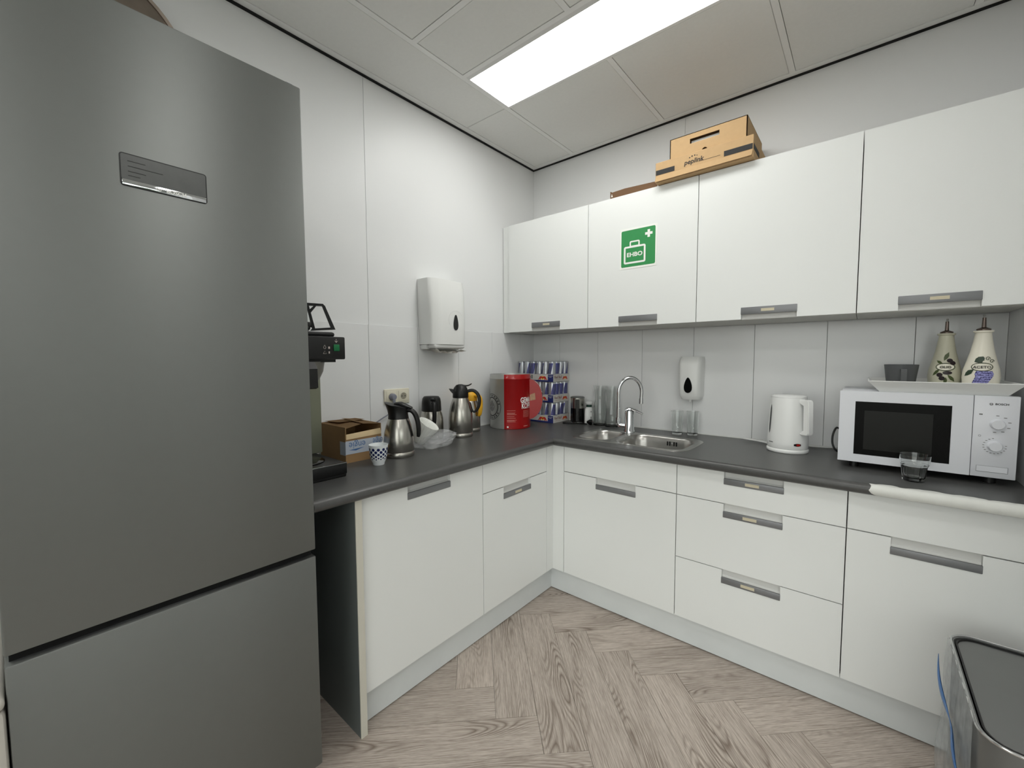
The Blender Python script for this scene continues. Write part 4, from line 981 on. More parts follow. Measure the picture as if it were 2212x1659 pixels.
def cring(b, ang, z, r0, r1, n=40):
    for k in range(n):
        q0, q1 = 2 * PI * k / n, 2 * PI * (k + 1) / n; P_ = []
        for r, q in ((r0, q0), (r1, q0), (r1, q1), (r0, q1)):
            a = ang + r * math.cos(q) / RT; P_.append(((RT + 0.0007) * math.cos(a), (RT + 0.0007) * math.sin(a), z + r * math.sin(q)))
        b.quad(P_)
cA = math.radians(-112)
cring(b, cA, 0.135, 0.078, 0.081); cring(b, cA, 0.135, 0.054, 0.060)
for k in range(22):
    q = 2 * PI * k / 22
    if k % 7 == 0: continue
    rr = 0.069; P_ = []
    for dr, dq in ((-0.005, -0.06), (0.005, -0.06), (0.005, 0.06), (-0.005, 0.06)):
        a = cA + (rr + dr) * math.cos(q + dq) / RT; P_.append(((RT + 0.0008) * math.cos(a), (RT + 0.0008) * math.sin(a), 0.135 + (rr + dr) * math.sin(q + dq)))
    b.quad(P_)
part('seal_print', b, INK, tn, smooth=False)
b = B(); cring(b, cA, 0.135, 0.0, 0.030, 24); cring(b, cA, 0.16, 0.0, 0.014, 16)
part('seal_figure', b, INKG, tn, smooth=False)

# ---- trays of energy drink cans in the corner
TX0, TX1, TY0, TY1 = 0.008, 0.314, -0.203, -0.008
LAY = 0.1375
def can_mesh():
    b = B(); seg = 24; prof = [(0.019, 0.0), (0.0228, 0.004), (0.0238, 0.010), (0.0238, 0.050), (0.0238, 0.088), (0.0238, 0.122), (0.0215, 0.131), (0.0225, 0.1335), (0.0215, 0.1345), (0.0205, 0.131), (0, 0.131)]
    rings = []
    for i, (r, z) in enumerate(prof):
        if r == 0: rings.append([b.bm.verts.new((0, 0, z))]); continue
        tw_ = {3: 0.0, 4: 0.35, 5: 0.7}.get(i, 0 if i < 3 else 0.7)
        rings.append([b.bm.verts.new((r * math.cos(2 * PI * k / seg + tw_), r * math.sin(2 * PI * k / seg + tw_), z)) for k in range(seg)])
    for i, (A, D) in enumerate(zip(rings[:-1], rings[1:])):
        for k in range(seg):
            f = b.bm.faces.new([A[k], A[(k + 1) % seg], D[(k + 1) % seg], D[k]] if len(D) > 1 else [A[k], A[(k + 1) % seg], D[0]])
            if 1 <= i <= 4: f.material_index = 1 if ((k // 6) + (0 if i <= 2 else 1)) % 2 == 0 else 0
            else: f.material_index = 0
    b.bm.faces.new(list(reversed(rings[0])))
    return b.mesh('energy_drink_can', True, 40)
CM = can_mesh(); CM.materials.append(CANS); CM.materials.append(CANB)
b = B(); b.box((-0.006, -0.004, 0.1347), (0.010, 0.004, 0.1357), 0.001, 1); TABM = b.mesh('ring_tab'); TABM.materials.append(CANS)
px_, py_ = (TX1 - TX0) / 6, (TY1 - TY0) / 4
TIER = ('bottom', 'middle', 'top')
BULL = [(-0.040, -0.012), (-0.030, -0.004), (-0.026, 0.006), (-0.016, 0.010), (-0.004, 0.006), (0.002, -0.002), (-0.004, -0.006), (-0.010, -0.001), (-0.016, -0.004), (-0.018, -0.014), (-0.024, -0.014), (-0.026, -0.006), (-0.034, -0.014)]
def bulls(par, cx, cz, y, s_, face):
    for sgn in (-1, 1):
        b = B()
        P_ = [((x + 0.002) * s_ * -sgn, z * s_) for x, z in BULL]
        if face == '-y': b.prism([(cx + x, cz + z) for x, z in P_], FY, y - 0.0004, y)
        else: b.prism([(cx + x, cz + z) for x, z in P_], FX, y, y + 0.0004)
        part('bull_emblem', b, BRED, par, smooth=False)
    b = B(); P_ = [(cx + 0.012 * s_ * math.cos(q), cz + 0.012 * s_ * math.sin(q)) for q in [2 * PI * i / 18 for i in range(18)]]
    if face == '-y': b.prism(P_, FY, y - 0.0003, y)
    else: b.prism(P_, FX, y, y + 0.0003)
    part('sun_emblem', b, BYEL, par, smooth=False)
for L_ in range(3):
    z0 = ZW + 0.001 + L_ * LAY
    t = thing('can_tray', 'white and blue cardboard tray of energy drink cans, %s of the corner stack' % TIER[L_], 'tray', (TX0, TY0, z0), 0, 'stacked can trays')
    w_, d_ = TX1 - TX0, TY1 - TY0; hh = 0.050
    b = B(); b.box((0, 0, 0), (w_, d_, 0.0015)).box((-0.001, -0.001, 0), (w_ + 0.001, 0.0, hh)).box((-0.001, d_, 0), (w_ + 0.001, d_ + 0.001, hh)).box((-0.001, 0, 0), (0, d_, hh)).box((w_, 0, 0), (w_ + 0.001, d_, hh))
    tr = part('tray_walls', b, TRWH, t, smooth=False)
    part('blue_panel', B().box((w_ - 0.042, -0.0016, 0.0), (w_ + 0.001, -0.001, hh - 0.002)).box((0.10, -0.0016, 0), (w_ - 0.042, -0.001, 0.010)), TRBLUE, t, smooth=False)
    pn = text('100% ENERGY', 0.0062, WINK, t, (w_ - 0.021, -0.0019, hh - 0.012), '-y', name='lettering')
    text('DRINK', 0.0062, WINK, t, (w_ - 0.021, -0.0019, hh - 0.019), '-y')
    text('Red Bull', 0.036, INK, t, (0.078, -0.0014, hh * 0.5 + 0.005), '-y', bold=0.02)
    bulls(t, w_ - 0.085, hh * 0.52, -0.0016, 1.05, '-y')
    text('Red Bull', 0.026, mat('tray_lettering_red', (126, 78, 76), 0.6, var=0.05), t, (w_ + 0.0014, 0.056, hh * 0.60), '+x', bold=0.02)
    text('ENERGY DRINK', 0.009, mat('tray_lettering_pale', (170, 130, 126), 0.6, var=0.05), t, (w_ + 0.0014, 0.054, hh * 0.25), '+x')
    bulls(t, 0.140, hh * 0.5, w_ + 0.001, 0.9, '+x')
    for i in range(6):
        for j in range(4):
            if L_ < 2 and not (j == 0 or i == 5): continue
            o = bpy.data.objects.new('energy_drink_can', CM); C.objects.link(o)
            o.location = (TX0 + px_ * (i + 0.5), TY0 + py_ * (j + 0.5), z0 + 0.0017); o.rotation_euler = (0, 0, random.choice((0.2, 1.0, 1.8, 2.9, 4.1, 5.3)))
            tag(o, 'silver and blue energy drink can, %s in the %s row of the %s tray' % (('first', 'second', 'third', 'fourth', 'fifth', 'sixth')[i], ('front', 'second', 'third', 'back')[j], TIER[L_]), 'can', 'energy drink cans')
            q = bpy.data.objects.new('ring_tab', TABM); C.objects.link(q); q.parent = o
    b = B(); zc0, zc1 = hh + 0.001, LAY - 0.003
    b.quad([(-0.0005, -0.0005, zc0), (w_ + 0.0005, -0.0005, zc0), (w_ + 0.0005, -0.0005, zc1), (-0.0005, -0.0005, zc1)]).quad([(w_ + 0.0005, -0.0005, zc0), (w_ + 0.0005, d_ + 0.0005, zc0), (w_ + 0.0005, d_ + 0.0005, zc1), (w_ + 0.0005, -0.0005, zc1)])
    part('shrink_wrap', b, SHRINK, t, smooth=False)

# ================================================================== BACK WORKTOP
fo = thing('milk_frother', 'black milk frother with steel upper half beside the can trays', 'milk frother', (0.420, -0.070, ZW), math.radians(-60))
part('lower_body', B().lathe([(0, 0.0), (0.049, 0.0), (0.051, 0.004), (0.0505, 0.012), (0.047, 0.016), (0.046, 0.10), (0, 0.10)], 36), BLACKG, fo)
part('steel_body', B().lathe([(0.046, 0.10), (0.046, 0.168), (0.0, 0.168)], 36), STEEL, fo)
part('lid', B().lathe([(0.047, 0.168), (0.047, 0.173), (0.04, 0.176), (0, 0.176)], 36), mat('frother_lid_grey', (96, 98, 97), 0.4, var=0.04), fo)
part('front_panel', B().prism([(-0.014, 0.10), (0.014, 0.10), (0.014, 0.155), (0.008, 0.162), (-0.008, 0.162), (-0.014, 0.155)], FX, 0.040, 0.0474), BLACKG, fo, smooth=False)
part('base_ring', B().lathe([(0.0513, 0.006), (0.052, 0.0075), (0.0513, 0.009), (0.050, 0.0075)], 36, close=True), CHROME, fo)
fc = B(); fc.tube([(0.448, -0.10, ZW + 0.005), (0.43, -0.135, ZW + 0.005), (0.40, -0.155, ZW + 0.005), (0.372, -0.165, ZW + 0.005), (0.362, -0.150, ZW + 0.005), (0.40, -0.135, ZW + 0.005), (0.46, -0.118, ZW + 0.005), (0.52, -0.118, ZW + 0.006)], 0.0042, 8)
def under(o, par, M):
    o.parent = par; o.matrix_local = (Matrix.Translation(par.location) @ Matrix.Rotation(par.rotation_euler.z, 4, 'Z')).inverted() @ M
    return o
under(part('cord', fc, BLACK), fo, Matrix.Identity(4)); MP = Matrix.Translation((0.45, -0.13, ZW))
under(part('plug', B().lathe([(0.006, -0.02), (0.014, -0.008), (0.019, 0.0), (0.019, 0.010), (0, 0.010)], 16, M=Matrix.Translation((0.092, 0.012, 0.02)) @ Matrix.Rotation(PI / 2, 4, 'Y') @ Matrix.Rotation(-0.2, 4, 'X')), BLACKG), fo, MP)
under(part('plug_pins', B().cyl((0.10, 0.006, 0.024), (0.118, 0.006, 0.026), 0.0023, seg=8).cyl((0.10, 0.020, 0.020), (0.118, 0.020, 0.022), 0.0023, seg=8), CHROME), fo, MP)
bo = thing('soap_bottle', 'small white bottle with dark neck and white cap beside the milk frother', 'bottle', (0.503, -0.062, ZW), math.radians(-25))
b = B(); rings = []
for z, sx, sy in ((0, 0.030, 0.020), (0.004, 0.033, 0.023), (0.06, 0.0325, 0.022), (0.095, 0.030, 0.020), (0.108, 0.022, 0.017), (0.112, 0.014, 0.014)):
    rings.append([b.bm.verts.new((sy * math.cos(2 * PI * k / 28), sx * math.sin(2 * PI * k / 28), z)) for k in range(28)])
for A, D in zip(rings[:-1], rings[1:]):
    for k in range(28): b.bm.faces.new([A[k], A[(k + 1) % 28], D[(k + 1) % 28], D[k]])
b.bm.faces.new(list(reversed(rings[0]))); b.bm.faces.new(rings[-1])
part('bottle_body', b, WHITEP, bo, ang=40)
part('neck', B().lathe([(0.018, 0.112), (0.019, 0.114), (0.018, 0.128), (0, 0.128)], 20), GREENNECK, bo)
part('cap', B().lathe([(0.020, 0.128), (0.026, 0.137), (0.026, 0.143), (0.022, 0.148), (0, 0.148)], 24), WHITED, bo)
part('label_mark', B().box((0.0225, -0.003, 0.02), (0.0234, 0.003, 0.05)).box((0.0222, -0.003, 0.078), (0.0232, 0.003, 0.086)), INKG, bo, smooth=False)
def carafe(loc, label):
    t = thing('glass_carafe', label, 'carafe', loc, 0, 'glass carafes by the tap')
    pr = [(0.040, 0.0), (0.043, 0.003), (0.0435, 0.07), (0.041, 0.11), (0.033, 0.155), (0.031, 0.17), (0.034, 0.205), (0.042, 0.255)]
    inn = [(r - 0.0011, z) for r, z in reversed(pr[2:])] + [(0.0418, 0.010), (0.038, 0.005), (0, 0.0045)]
    part('glass', B().lathe([(0, 0)] + pr + inn, 40), GLASS, t, ang=60)
carafe((0.583, -0.062, ZW), 'clear glass carafe nearest the white soap bottle')
carafe((0.672, -0.072, ZW), 'clear glass carafe directly behind the chrome tap')
def tall_glass(loc, label):
    t = thing('drinking_glass', label, 'glass', loc, 0, 'drinking glasses under the soap dispenser')
    part('glass', B().lathe([(0, 0), (0.0265, 0), (0.0275, 0.002), (0.0335, 0.134), (0.0320, 0.1345), (0.0262, 0.014), (0.02, 0.011), (0, 0.010)], 36), GLASS, t, ang=60)
tall_glass((1.082, -0.085, ZW), 'tall clear drinking glass at the left under the soap dispenser')
tall_glass((1.160, -0.062, ZW), 'tall clear drinking glass at the right under the soap dispenser')

# ---- kettle
kt = thing('kettle', 'white plastic electric kettle left of the microwave', 'kettle', (1.624, -0.200, ZW), 0)
part('base', B().lathe([(0, 0), (0.080, 0), (0.083, 0.003), (0.083, 0.014), (0.079, 0.018), (0, 0.018)], 40), WHITEP, kt, ang=50)
KP = [(0.079, 0.019), (0.081, 0.024), (0.0815, 0.05), (0.077, 0.14), (0.0725, 0.235), (0.071, 0.25)]
part('body', B().lathe([(0, 0.019)] + KP + [(0, 0.25)], 44), WHITEP, kt, ang=50)
part('lid', B().lathe([(0.0705, 0.2505), (0.070, 0.255), (0.060, 0.260), (0, 0.262)], 40), WHITEP, kt, ang=50)
ka = math.radians(-40); kv = Vector((math.cos(ka), math.sin(ka), 0)); kn = Vector((-kv.y, kv.x, 0))
b = B(); hpoly = [(0.060, 0.244), (0.112, 0.246), (0.118, 0.236), (0.123, 0.10), (0.116, 0.090), (0.072, 0.088), (0.074, 0.098), (0.099, 0.108), (0.096, 0.222), (0.066, 0.228)]
b.prism(hpoly, lambda u, v, d: tuple(kv * u + kn * d + Vector((0, 0, v))), -0.013, 0.013)
bmesh.ops.bevel(b.bm, geom=b.bm.edges[:], offset=0.003, segments=2, affect='EDGES')
part('handle', b, WHITEP, kt, ang=40)
wa = math.radians(-146)
b = B()
for k in range(8):
    z0_, z1_ = 0.085 + 0.13 * k / 8, 0.085 + 0.13 * (k + 1) / 8; P_ = []
    hwk = lambda z: 0.0065 * math.sqrt(max(0.05, 1 - ((z - 0.15) / 0.066) ** 4))
    for z, s_ in ((z0_, -1), (z0_, 1), (z1_, 1), (z1_, -1)):
        r = rad_at(KP, z) + 0.0008; a = wa + s_ * hwk(z) / r; P_.append((r * math.cos(a), r * math.sin(a), z))
    b.quad(P_)
part('water_gauge', b, mat('gauge_grey', (70, 72, 72), 0.3, var=0.05), kt)
sa = math.radians(-56)
b = B(); decal(b, KP, sa, 0.042, [(0.0155 * math.cos(q) if abs(math.cos(q)) < 0.7 else 0.0155 * math.copysign(1, math.cos(q)) * 0.95, 0.0065 * math.sin(q)) for q in [2 * PI * i / 20 for i in range(20)]], eps=0.0012)
part('switch_surround', b, BLACK, kt)
b = B(); decal(b, KP, sa + 0.03, 0.042, [(0.007 * x, 0.0042 * z) for x, z in ((-1, -1), (1, -1), (1, 1), (-1, 1))], eps=0.0024)
part('red_switch', b, mat('switch_red', (170, 30, 26), 0.3, var=0.05), kt)
b = B()
for k in range(7): decal(b, KP, math.radians(-143) + k * 0.045, 0.045 + 0.0005 * (k % 2), [(-0.0013, -0.0022), (0.0013, -0.0022), (0.0013, 0.0022), (-0.0013, 0.0022)])
part('brand_print', b, INK, kt)
part('cord', B().tube([(-0.05, 0.055, 0.008), (-0.09, 0.085, 0.010), (-0.14, 0.11, 0.012), (-0.19, 0.122, 0.013), (-0.203, 0.126, 0.013), (-0.19, 0.133, 0.010), (-0.12, 0.143, 0.007), (0.0, 0.150, 0.006), (0.09, 0.155, 0.006), (0.17, 0.165, 0.010), (0.20, 0.17, 0.02)], 0.0038, 8), WHITED, kt)

# ---- microwave
mx0, mx1, my0, my1, mz0, mz1 = 1.816, 2.279, -0.400, -0.060, 0.905, 1.181
mw = thing('microwave', 'white microwave oven with dark window and two dials', 'microwave', ((mx0 + mx1) / 2, (my0 + my1) / 2, ZW))
W2, D2 = (mx1 - mx0) / 2, (my1 - my0) / 2; h0, h1 = mz0 - ZW, mz1 - ZW
part('housing', B().box((-W2 + 0.003, -D2 + 0.022, h0 + 0.003), (W2 - 0.003, D2, h1 - 0.002), 0.004, 2), MWW, mw)
XD = 2.1755 - (mx0 + mx1) / 2
wx0, wx1, wz0, wz1 = -W2 + 0.048, XD - 0.050, 0.056, 0.262
b = B(); yf = -D2
b.box((-W2, yf, h0), (wx0, yf + 0.022, h1), 0.0).box((wx1, yf, h0), (XD - 0.0008, yf + 0.022, h1)).box((wx0, yf, h0), (wx1, yf + 0.022, wz0)).box((wx0, yf, wz1), (wx1, yf + 0.022, h1))
dr = part('door', b, MWW, mw, smooth=False)
part('door_window', B().box((wx0, yf + 0.0035, wz0), (wx1, yf + 0.008, wz1)), mat('oven_window_black', (5, 5, 5), 0.2, spec=0.12, var=0.05), dr, smooth=False)
part('window_mesh', B().box((wx0 + 0.028, yf + 0.0030, wz0 + 0.022), (wx1 - 0.045, yf + 0.0034, wz1 - 0.034)), mat('window_mesh_dark', (24, 25, 23), 0.25, spec=0.2, var=0.1, vscale=200), dr, smooth=False)
cpn = part('control_panel', B().box((XD + 0.0008, yf, h0), (W2, yf + 0.022, h1), 0.002, 2), MWW, mw)
def knob(x, z, r):
    part('dial', B().lathe([(r + 0.0015, 0), (r, 0.003), (r * 0.96, 0.016), (r * 0.88, 0.019), (0, 0.019)], 32, M=Matrix.Translation((x, yf, z)) @ Matrix.Rotation(PI / 2, 4, 'X')), MWW, cpn)
pc = (XD + W2) / 2 + 0.004
knob(pc, 0.208, 0.0165); knob(pc - 0.003, 0.134, 0.0165)
b = B()
for k in range(6):
    a = math.radians(90 - k * 38 + 0); rr = 0.028
    x, z = pc + rr * math.cos(a), 0.208 + rr * math.sin(a); b.box((x - 0.0035, yf - 0.0004, z - 0.0011), (x + 0.0035, yf, z + 0.0011))
part('dial_marks', b, INKG, cpn, smooth=False); b = B()
for k in range(15):
    a = math.radians(100 + k * 19); rr = 0.0255
    x, z = pc - 0.003 + rr * math.cos(a), 0.134 + rr * math.sin(a); b.box((x - 0.0022, yf - 0.0004, z - 0.0009), (x + 0.0022, yf, z + 0.0009))
b.box((pc - 0.042, yf - 0.0004, 0.237), (pc - 0.034, yf, 0.241)).lathe([(0.0026, 0), (0.0034, 0), (0.0034, 0.0004), (0.0026, 0.0004)], 14, M=Matrix.Translation((pc - 0.038, yf, 0.166)) @ Matrix.Rotation(PI / 2, 4, 'X'), close=True)
part('dial_marks', b, INKG, cpn, smooth=False)
text('BOSCH', 0.0085, INK, cpn, (pc + 0.008, yf - 0.0004, 0.2745), '-y', bold=0.03, sx=1.1)
b = B(); b.lathe([(0.0034, 0), (0.0042, 0), (0.0042, 0.0004), (0.0034, 0.0004)], 18, M=Matrix.Translation((pc - 0.016, yf, 0.2745)) @ Matrix.Rotation(PI / 2, 4, 'X'), close=True)
b.box((pc - 0.018, yf - 0.0004, 0.2739), (pc - 0.014, yf, 0.2751)).box((pc - 0.0182, yf - 0.0004, 0.272), (pc - 0.0174, yf, 0.277)).box((pc - 0.0146, yf - 0.0004, 0.272), (pc - 0.0138, yf, 0.277))
part('emblem', b, INK, cpn, smooth=False)
b = B(); bz0, bz1, bx0, bx1 = h0 + 0.018, h0 + 0.038, XD + 0.014, W2 - 0.018
for lo, hi in (((bx0, bz0), (bx1, bz0 + 0.0008)), ((bx0, bz1), (bx1, bz1 + 0.0008)), ((bx0, bz0), (bx0 + 0.0008, bz1)), ((bx1, bz0), (bx1 + 0.0008, bz1 + 0.0008))): b.box((lo[0], yf - 0.0003, lo[1]), (hi[0], yf, hi[1]))
part('button_outline', b, INKG, cpn, smooth=False)
b = B(); b.box((bx0 + 0.001, yf - 0.0012, bz0 + 0.001), (bx1 - 0.0005, yf, bz1 - 0.0005), 0.001, 1); part('door_button', b, MWW, cpn)
for sx in (-1, 1):
    for sy in (-1, 1): part('foot', B().cyl((sx * (W2 - 0.05), sy * (D2 - 0.05), 0), (sx * (W2 - 0.05), sy * (D2 - 0.05), h0 + 0.004), 0.016, seg=14), BLACK, mw)
part('cord', B().tube([(-W2 + 0.004, D2 - 0.06, 0.10), (-W2 - 0.016, D2 - 0.05, 0.115), (-W2 - 0.028, D2 - 0.07, 0.085), (-W2 - 0.028, D2 - 0.08, 0.045), (-W2 - 0.014, D2 - 0.08, 0.015), (-W2 + 0.01, D2 - 0.06, 0.006)], 0.0042, 8), BLACK, mw)

# ---- tray on the microwave and what stands on it
ty = thing('serving_tray', 'white rectangular serving tray with flared sides on the microwave', 'tray', (2.083, -0.235, mz1))
def ringpts(x0, y0, x1, y1, z): return [(x0, y0, z), (x1, y0, z), (x1, y1, z), (x0, y1, z)]
rings = [ringpts(-0.150, -0.148, 0.172, 0.130, 0.0), ringpts(-0.185, -0.178, 0.204, 0.168, 0.040), ringpts(-0.181, -0.174, 0.200, 0.164, 0.042), ringpts(-0.148, -0.145, 0.169, 0.127, 0.0065)]
b = B(); R = [[b.bm.verts.new(p) for p in g] for g in rings]
for A, D in zip(R[:-1], R[1:]):
    for k in range(4): b.bm.faces.new([A[k], A[(k + 1) % 4], D[(k + 1) % 4], D[k]])
b.bm.faces.new(list(reversed(R[0]))); b.bm.faces.new(R[-1])
part('tray_body', b, WHITEP, ty, smooth=False)
ZTY = mz1 + 0.0067
gc = thing('grey_mug', 'matt dark grey tapered mug with its handle to the front on the tray', 'mug', (1.997, -0.238, ZTY), math.radians(-86))
part('mug_body', B().lathe([(0, 0), (0.039, 0), (0.041, 0.003), (0.0515, 0.094), (0.049, 0.0945), (0.038, 0.008), (0, 0.007)], 40), CUPG, gc, ang=50)
b = B(); b.prism([(u_ - 0.006, v_) for u_, v_ in ((0.050, 0.076), (0.074, 0.078), (0.080, 0.068), (0.078, 0.028), (0.070, 0.018), (0.046, 0.018), (0.046, 0.026), (0.066, 0.028), (0.070, 0.034), (0.070, 0.064), (0.066, 0.068), (0.050, 0.066))], FY, -0.0085, 0.0085)
part('handle', b, CUPG, gc, smooth=False)
def oil_bottle(loc, rot, label, body_m, word, ink, kind, s_, sr=0.9):
    t = thing('oil_bottle', label, 'bottle', loc, rot, 'ceramic oil and vinegar bottles on the tray')
    P_ = [(0.036, 0.0), (0.042, 0.004), (0.050, 0.025), (0.053, 0.050), (0.050, 0.078), (0.041, 0.110), (0.031, 0.145), (0.024, 0.180), (0.0215, 0.200), (0.021, 0.208)]
    P_ = [(r * s_ * (sr + (1 - sr) * min(1, max(0, (z - 0.1) / 0.08))), z * s_) for r, z in P_]
    lip = [(0.0255 * s_, 0.211 * s_), (0.0255 * s_, 0.216 * s_), (0.018 * s_, 0.217 * s_), (0, 0.217 * s_)]
    part('bottle_body', B().lathe([(0, 0)] + P_ + lip, 44), body_m, t, ang=50)
    part('stopper', B().lathe([(0.018 * s_, 0.2172 * s_), (0.0185 * s_, 0.222 * s_), (0.012 * s_, 0.225 * s_), (0.006 * s_, 0.228 * s_), (0.0048 * s_, 0.262 * s_), (0, 0.262 * s_)], 20), mat('brass_stopper', (110, 98, 92), 0.25, metal=0.8, var=0.1), t)
    part('pour_tip', B().cyl((0, 0, 0.255 * s_), (-0.004 * s_, 0, 0.272 * s_), 0.0042 * s_, 0.0036 * s_, 12), CHROME, t)
    ell = lambda rx, rz: [(rx * s_ * math.cos(q), rz * s_ * math.sin(q)) for q in [2 * PI * i / 24 for i in range(24)]]
    zl = 0.088 * s_
    b = B(); decal(b, P_, 0, zl, ell(0.0275, 0.0155), 0.0010); part('label_ring', b, RINGG, t)
    b = B(); decal(b, P_, 0, zl, ell(0.0225, 0.0118), 0.0022); part('label_field', b, CERW, t)
    ctext(word, 0.0125 * s_, INK, t, rad_at(P_, zl), 0, zl - 0.0008, bold=0.02, rfn=lambda z: rad_at(P_, z), eps=0.0040)
    def leaf(b, a, z, l, w_, tilt):
        pts = [(-l, 0), (-l * 0.4, w_ * 0.8), (l * 0.2, w_), (l, 0), (l * 0.2, -w_), (-l * 0.4, -w_ * 0.8)]
        c_, s__ = math.cos(tilt), math.sin(tilt)
        decal(b, P_, a, z * s_, [((x * c_ - y * s__) * s_, (x * s__ + y * c_) * s_) for x, y in pts], 0.0012)
    if kind == 'olive':
        b = B()
        for a, z, l, w_, ti in ((0.05, 0.128, 0.018, 0.006, 1.2), (-0.42, 0.106, 0.012, 0.0045, 2.5), (-0.55, 0.068, 0.017, 0.005, 0.95), (0.35, 0.046, 0.017, 0.0055, -0.9), (0.02, 0.036, 0.014, 0.005, 1.5)): leaf(b, a, z, l, w_, ti)
        part('painted_leaves', b, LEAF, t)
        for a, z, rx, rz in ((-0.32, 0.058, 0.0085, 0.008), (-0.18, 0.045, 0.0085, 0.008), (0.30, 0.112, 0.0085, 0.008), (0.50, 0.103, 0.0085, 0.008), (0.12, 0.066, 0.013, 0.007)):
            b = B(); decal(b, P_, a, z * s_, [(rx * s_ * math.cos(q), rz * s_ * math.sin(q)) for q in [2 * PI * i / 14 for i in range(14)]], 0.0016)
            part('painted_olive', b, OLIVE, t)
    else:
        b = B()
        for a, z, l, w_, ti in ((-0.20, 0.112, 0.013, 0.011, 0.5), (-0.08, 0.117, 0.010, 0.009, 2.4), (-0.72, 0.068, 0.018, 0.008, 0.75)): leaf(b, a, z, l, w_, ti)
        part('painted_leaves', b, LEAFD, t)
        b = B()
        for cx_, cz_ in ((0.35, 0.117), (0.62, 0.108)):
            pts = []
            for k in range(18):
                q = k * 0.42; rr = 0.008 * (1 - k / 22); a = cx_ + rr * math.cos(q) / 0.045; z = (cz_ + rr * math.sin(q)) * s_; r = rad_at(P_, z) + 0.0012; pts.append((r * math.cos(a), r * math.sin(a), z))
            b.tube(pts, 0.0009, 5)
        part('painted_tendrils', b, RINGG, t)
        b = B(); b2_ = B(); rnd_ = random.Random(2)
        rows_ = [(0.0700, -0.22, 0.50, 6), (0.0630, -0.30, 0.56, 7), (0.0560, -0.24, 0.52, 7), (0.0490, -0.28, 0.44, 6), (0.0420, -0.34, 0.36, 6), (0.0350, -0.40, 0.28, 6), (0.0280, -0.44, 0.16, 5), (0.0210, -0.46, 0.02, 4), (0.0145, -0.44, -0.14, 3), (0.0085, -0.40, -0.22, 2)]
        outl = [(a0_ - 0.07, z) for z, a0_, a1_, n_ in reversed(rows_)] + [(a1_ + 0.07, z) for z, a0_, a1_, n_ in rows_]
        top_ = b2_.bm
        for (aa, za), (ab, zb_) in zip(list(reversed(outl[:len(rows_)]))[:-1], list(reversed(outl[:len(rows_)]))[1:]):
            i0 = [z for z, *_ in rows_].index(za); i1 = i0 + 1; ra, rb_ = outl[len(rows_) + i0], outl[len(rows_) + i1]
            n = 8; grid = []
            for (l_, r__) in (((aa, za), ra), ((ab, zb_), rb_)):
                row = []
                for k in range(n + 1):
                    a = l_[0] + (r__[0] - l_[0]) * k / n; z = (l_[1] + (0.004 if l_[1] == 0.07 else 0)) * s_; r = rad_at(P_, z) + 0.0009; row.append((r * math.cos(a), r * math.sin(a), z))
                grid.append(row)
            for k in range(n): b2_.quad([grid[0][k], grid[0][k + 1], grid[1][k + 1], grid[1][k]])
        for z, a0_, a1_, n_ in rows_:
            for k in range(n_):
                a = a0_ + (a1_ - a0_) * (k + 0.25 * rnd_.random()) / max(1, n_ - 1); zz = (z + rnd_.uniform(-0.0010, 0.0010)) * s_; r = rad_at(P_, zz)
                g = Matrix.Translation((r * math.cos(a), r * math.sin(a), zz)) @ Matrix.Rotation(a, 4, 'Z') @ Matrix.Diagonal((0.55, 1.05, 0.85, 1))
                b.lathe([(0, -0.0040 * s_), (0.0028 * s_, -0.0028 * s_), (0.0040 * s_, 0), (0.0028 * s_, 0.0028 * s_), (0, 0.0040 * s_)], 10, M=g)
        part('grape_ground', b2_, GRAPED, t); part('painted_grapes', b, GRAPE, t)
oil_bottle((2.119, -0.222, ZTY), math.radians(-93), 'olive green ceramic oil bottle with olives reading OLIO', CERO, 'OLIO', INK, 'olive', 0.98)
oil_bottle((2.205, -0.277, ZTY), math.radians(-96), 'cream ceramic vinegar bottle with blue grapes reading ACETO', CERW, 'ACETO', INK, 'grape', 1.0)
sm = thing('small_grey_cup', 'small grey cup with pale handle on the tray next to the wall', 'cup', (2.230, -0.160, ZTY), math.radians(-60))
part('cup_body', B().lathe([(0, 0), (0.017, 0), (0.022, 0.012), (0.0225, 0.042), (0.0205, 0.0425), (0.0195, 0.012), (0, 0.006)], 28), CUPG, sm, ang=50)
part('handle', B().tube([(0.020, 0, 0.036), (0.031, 0, 0.036), (0.035, 0, 0.024), (0.030, 0, 0.013), (0.020, 0, 0.010)], 0.0032, 8), WHITED, sm)

# ---- faceted tumbler
tg = thing('tumbler_glass', 'empty faceted clear glass tumbler in front of the microwave', 'glass', (2.032, -0.487, ZW), math.radians(12))
b = B(); seg = 36
def facet(r, a, z):
    if z < 0.056 and r > 0.026:
        m_ = 9; q = (a % (2 * PI / m_)) - PI / m_; k = 1.0 - 0.0 * z
        f_ = math.cos(PI / m_) / math.cos(q)
        return r * (f_ * 0.9 + 0.1)
    return r
b.lathe([(0, 0), (0.0285, 0.0), (0.0300, 0.004), (0.0362, 0.054), (0.0385, 0.060), (0.0425, 0.093), (0.0408, 0.0935), (0.0362, 0.060), (0.0322, 0.050), (0.0262, 0.016), (0.02, 0.012), (0, 0.012)], seg, fn=facet)
part('glass', b, GLASS, tg, ang=18)

STUFF = {'handle_print', 'small_print', 'dial_marks', 'seal_print', 'flower_print', 'painted_grapes', 'symbols', 'fine_print', 'logo_dots', 'brand_print'}
for o in list(C.objects):
    if o.parent and o.name.split('.')[0] in STUFF: o['kind'] = 'stuff'

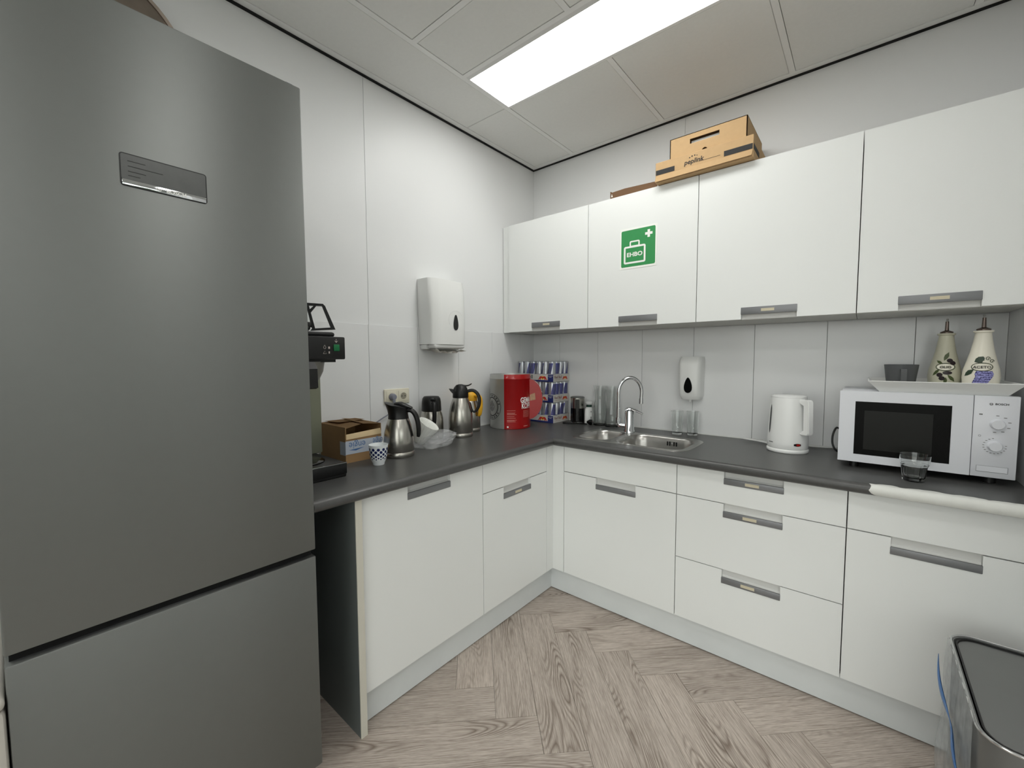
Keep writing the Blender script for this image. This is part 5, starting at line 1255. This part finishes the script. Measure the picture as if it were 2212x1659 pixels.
# ---- waste bin
bn = thing('waste_bin', 'grey rectangular waste bin with rounded corners at the right wall', 'bin', (2.203, -0.985, 0))
BW, BD, BH = 0.098, 0.235, 0.50
b = B(); rings = []
for z, s_ in ((0.0, 0.90), (0.01, 0.92), (BH - 0.02, 0.985), (BH - 0.006, 1.0), (BH, 0.995), (BH - 0.001, 0.955), (BH - 0.012, 0.945), (0.03, 0.86)):
    rings.append([b.bm.verts.new((x * s_, y * (1 - (1 - s_) * 0.45), z)) for x, y in rrect(-BW, -BD, BW, BD, 0.055, 6)])
for i, (A, D) in enumerate(zip(rings[:-1], rings[1:])):
    for k in range(len(A)):
        f = b.bm.faces.new([A[k], A[(k + 1) % len(A)], D[(k + 1) % len(A)], D[k]]); f.material_index = 1 if i >= 5 else 0
b.bm.faces.new(list(reversed(rings[0]))); f = b.bm.faces.new(rings[-1]); f.material_index = 1
part('bucket', b, [BINM, BINI], bn, ang=40)
b = B(); o_ = rrect(-BW - 0.001, -BD - 0.001, BW + 0.001, BD + 0.001, 0.056, 6)
b.tube([(x, y, BH) for x, y in o_ + [o_[0]]], 0.0035, 10); part('rim', b, mat('rim_steel', (205, 206, 206), 0.22, metal=1.0, var=0.02), bn)
b = B(); o_ = rrect(-BW + 0.010, -BD + 0.012, BW - 0.010, BD - 0.012, 0.048, 6)
b.tube([(x, y, BH - 0.003) for x, y in o_ + [o_[0]]], 0.0022, 6); part('inner_ring', b, BLACK, bn)
b = B(); b.prism(rrect(-BW + 0.013, -BD + 0.015, BW - 0.013, BD - 0.015, 0.045, 6), FZ, BH - 0.016, BH - 0.006)
part('lid', b, mat('bin_lid_grey', (120, 121, 120), 0.42, metal=0.4, var=0.03), bn, smooth=False)
# liner hanging over the left side
b = B(); rows = []
for i in range(25):
    y = BD - 0.03 - (2 * BD - 0.09) * i / 24; row = []
    for k in range(9):
        z = BH + 0.004 - 0.40 * k / 8; row.append(b.bm.verts.new((-BW - 0.004 - 0.012 * k / 8 * (1 + noise.noise((y * 14, z * 6, 0))) - 0.002 * math.sin(i * 1.9 + k), y, z)))
    rows.append(row)
for A, D in zip(rows[:-1], rows[1:]):
    for k in range(8): b.bm.faces.new([A[k], D[k], D[k + 1], A[k + 1]])
part('liner', b, LINER, bn, ang=80)
b = B(); path = []
for k in range(15):
    t_ = k / 14; path.append((-BW - 0.020 - 0.004 * math.sin(t_ * 9), BD - 0.02 - 0.40 * t_, BH - 0.07 - 0.10 * t_ - 0.02 * math.sin(t_ * 5)))
b.tube(path, [0.003 + 0.011 * abs(math.sin(k * 0.45)) for k in range(15)], 8, flat=0.25)
part('drawstring', b, BLUEB, bn)
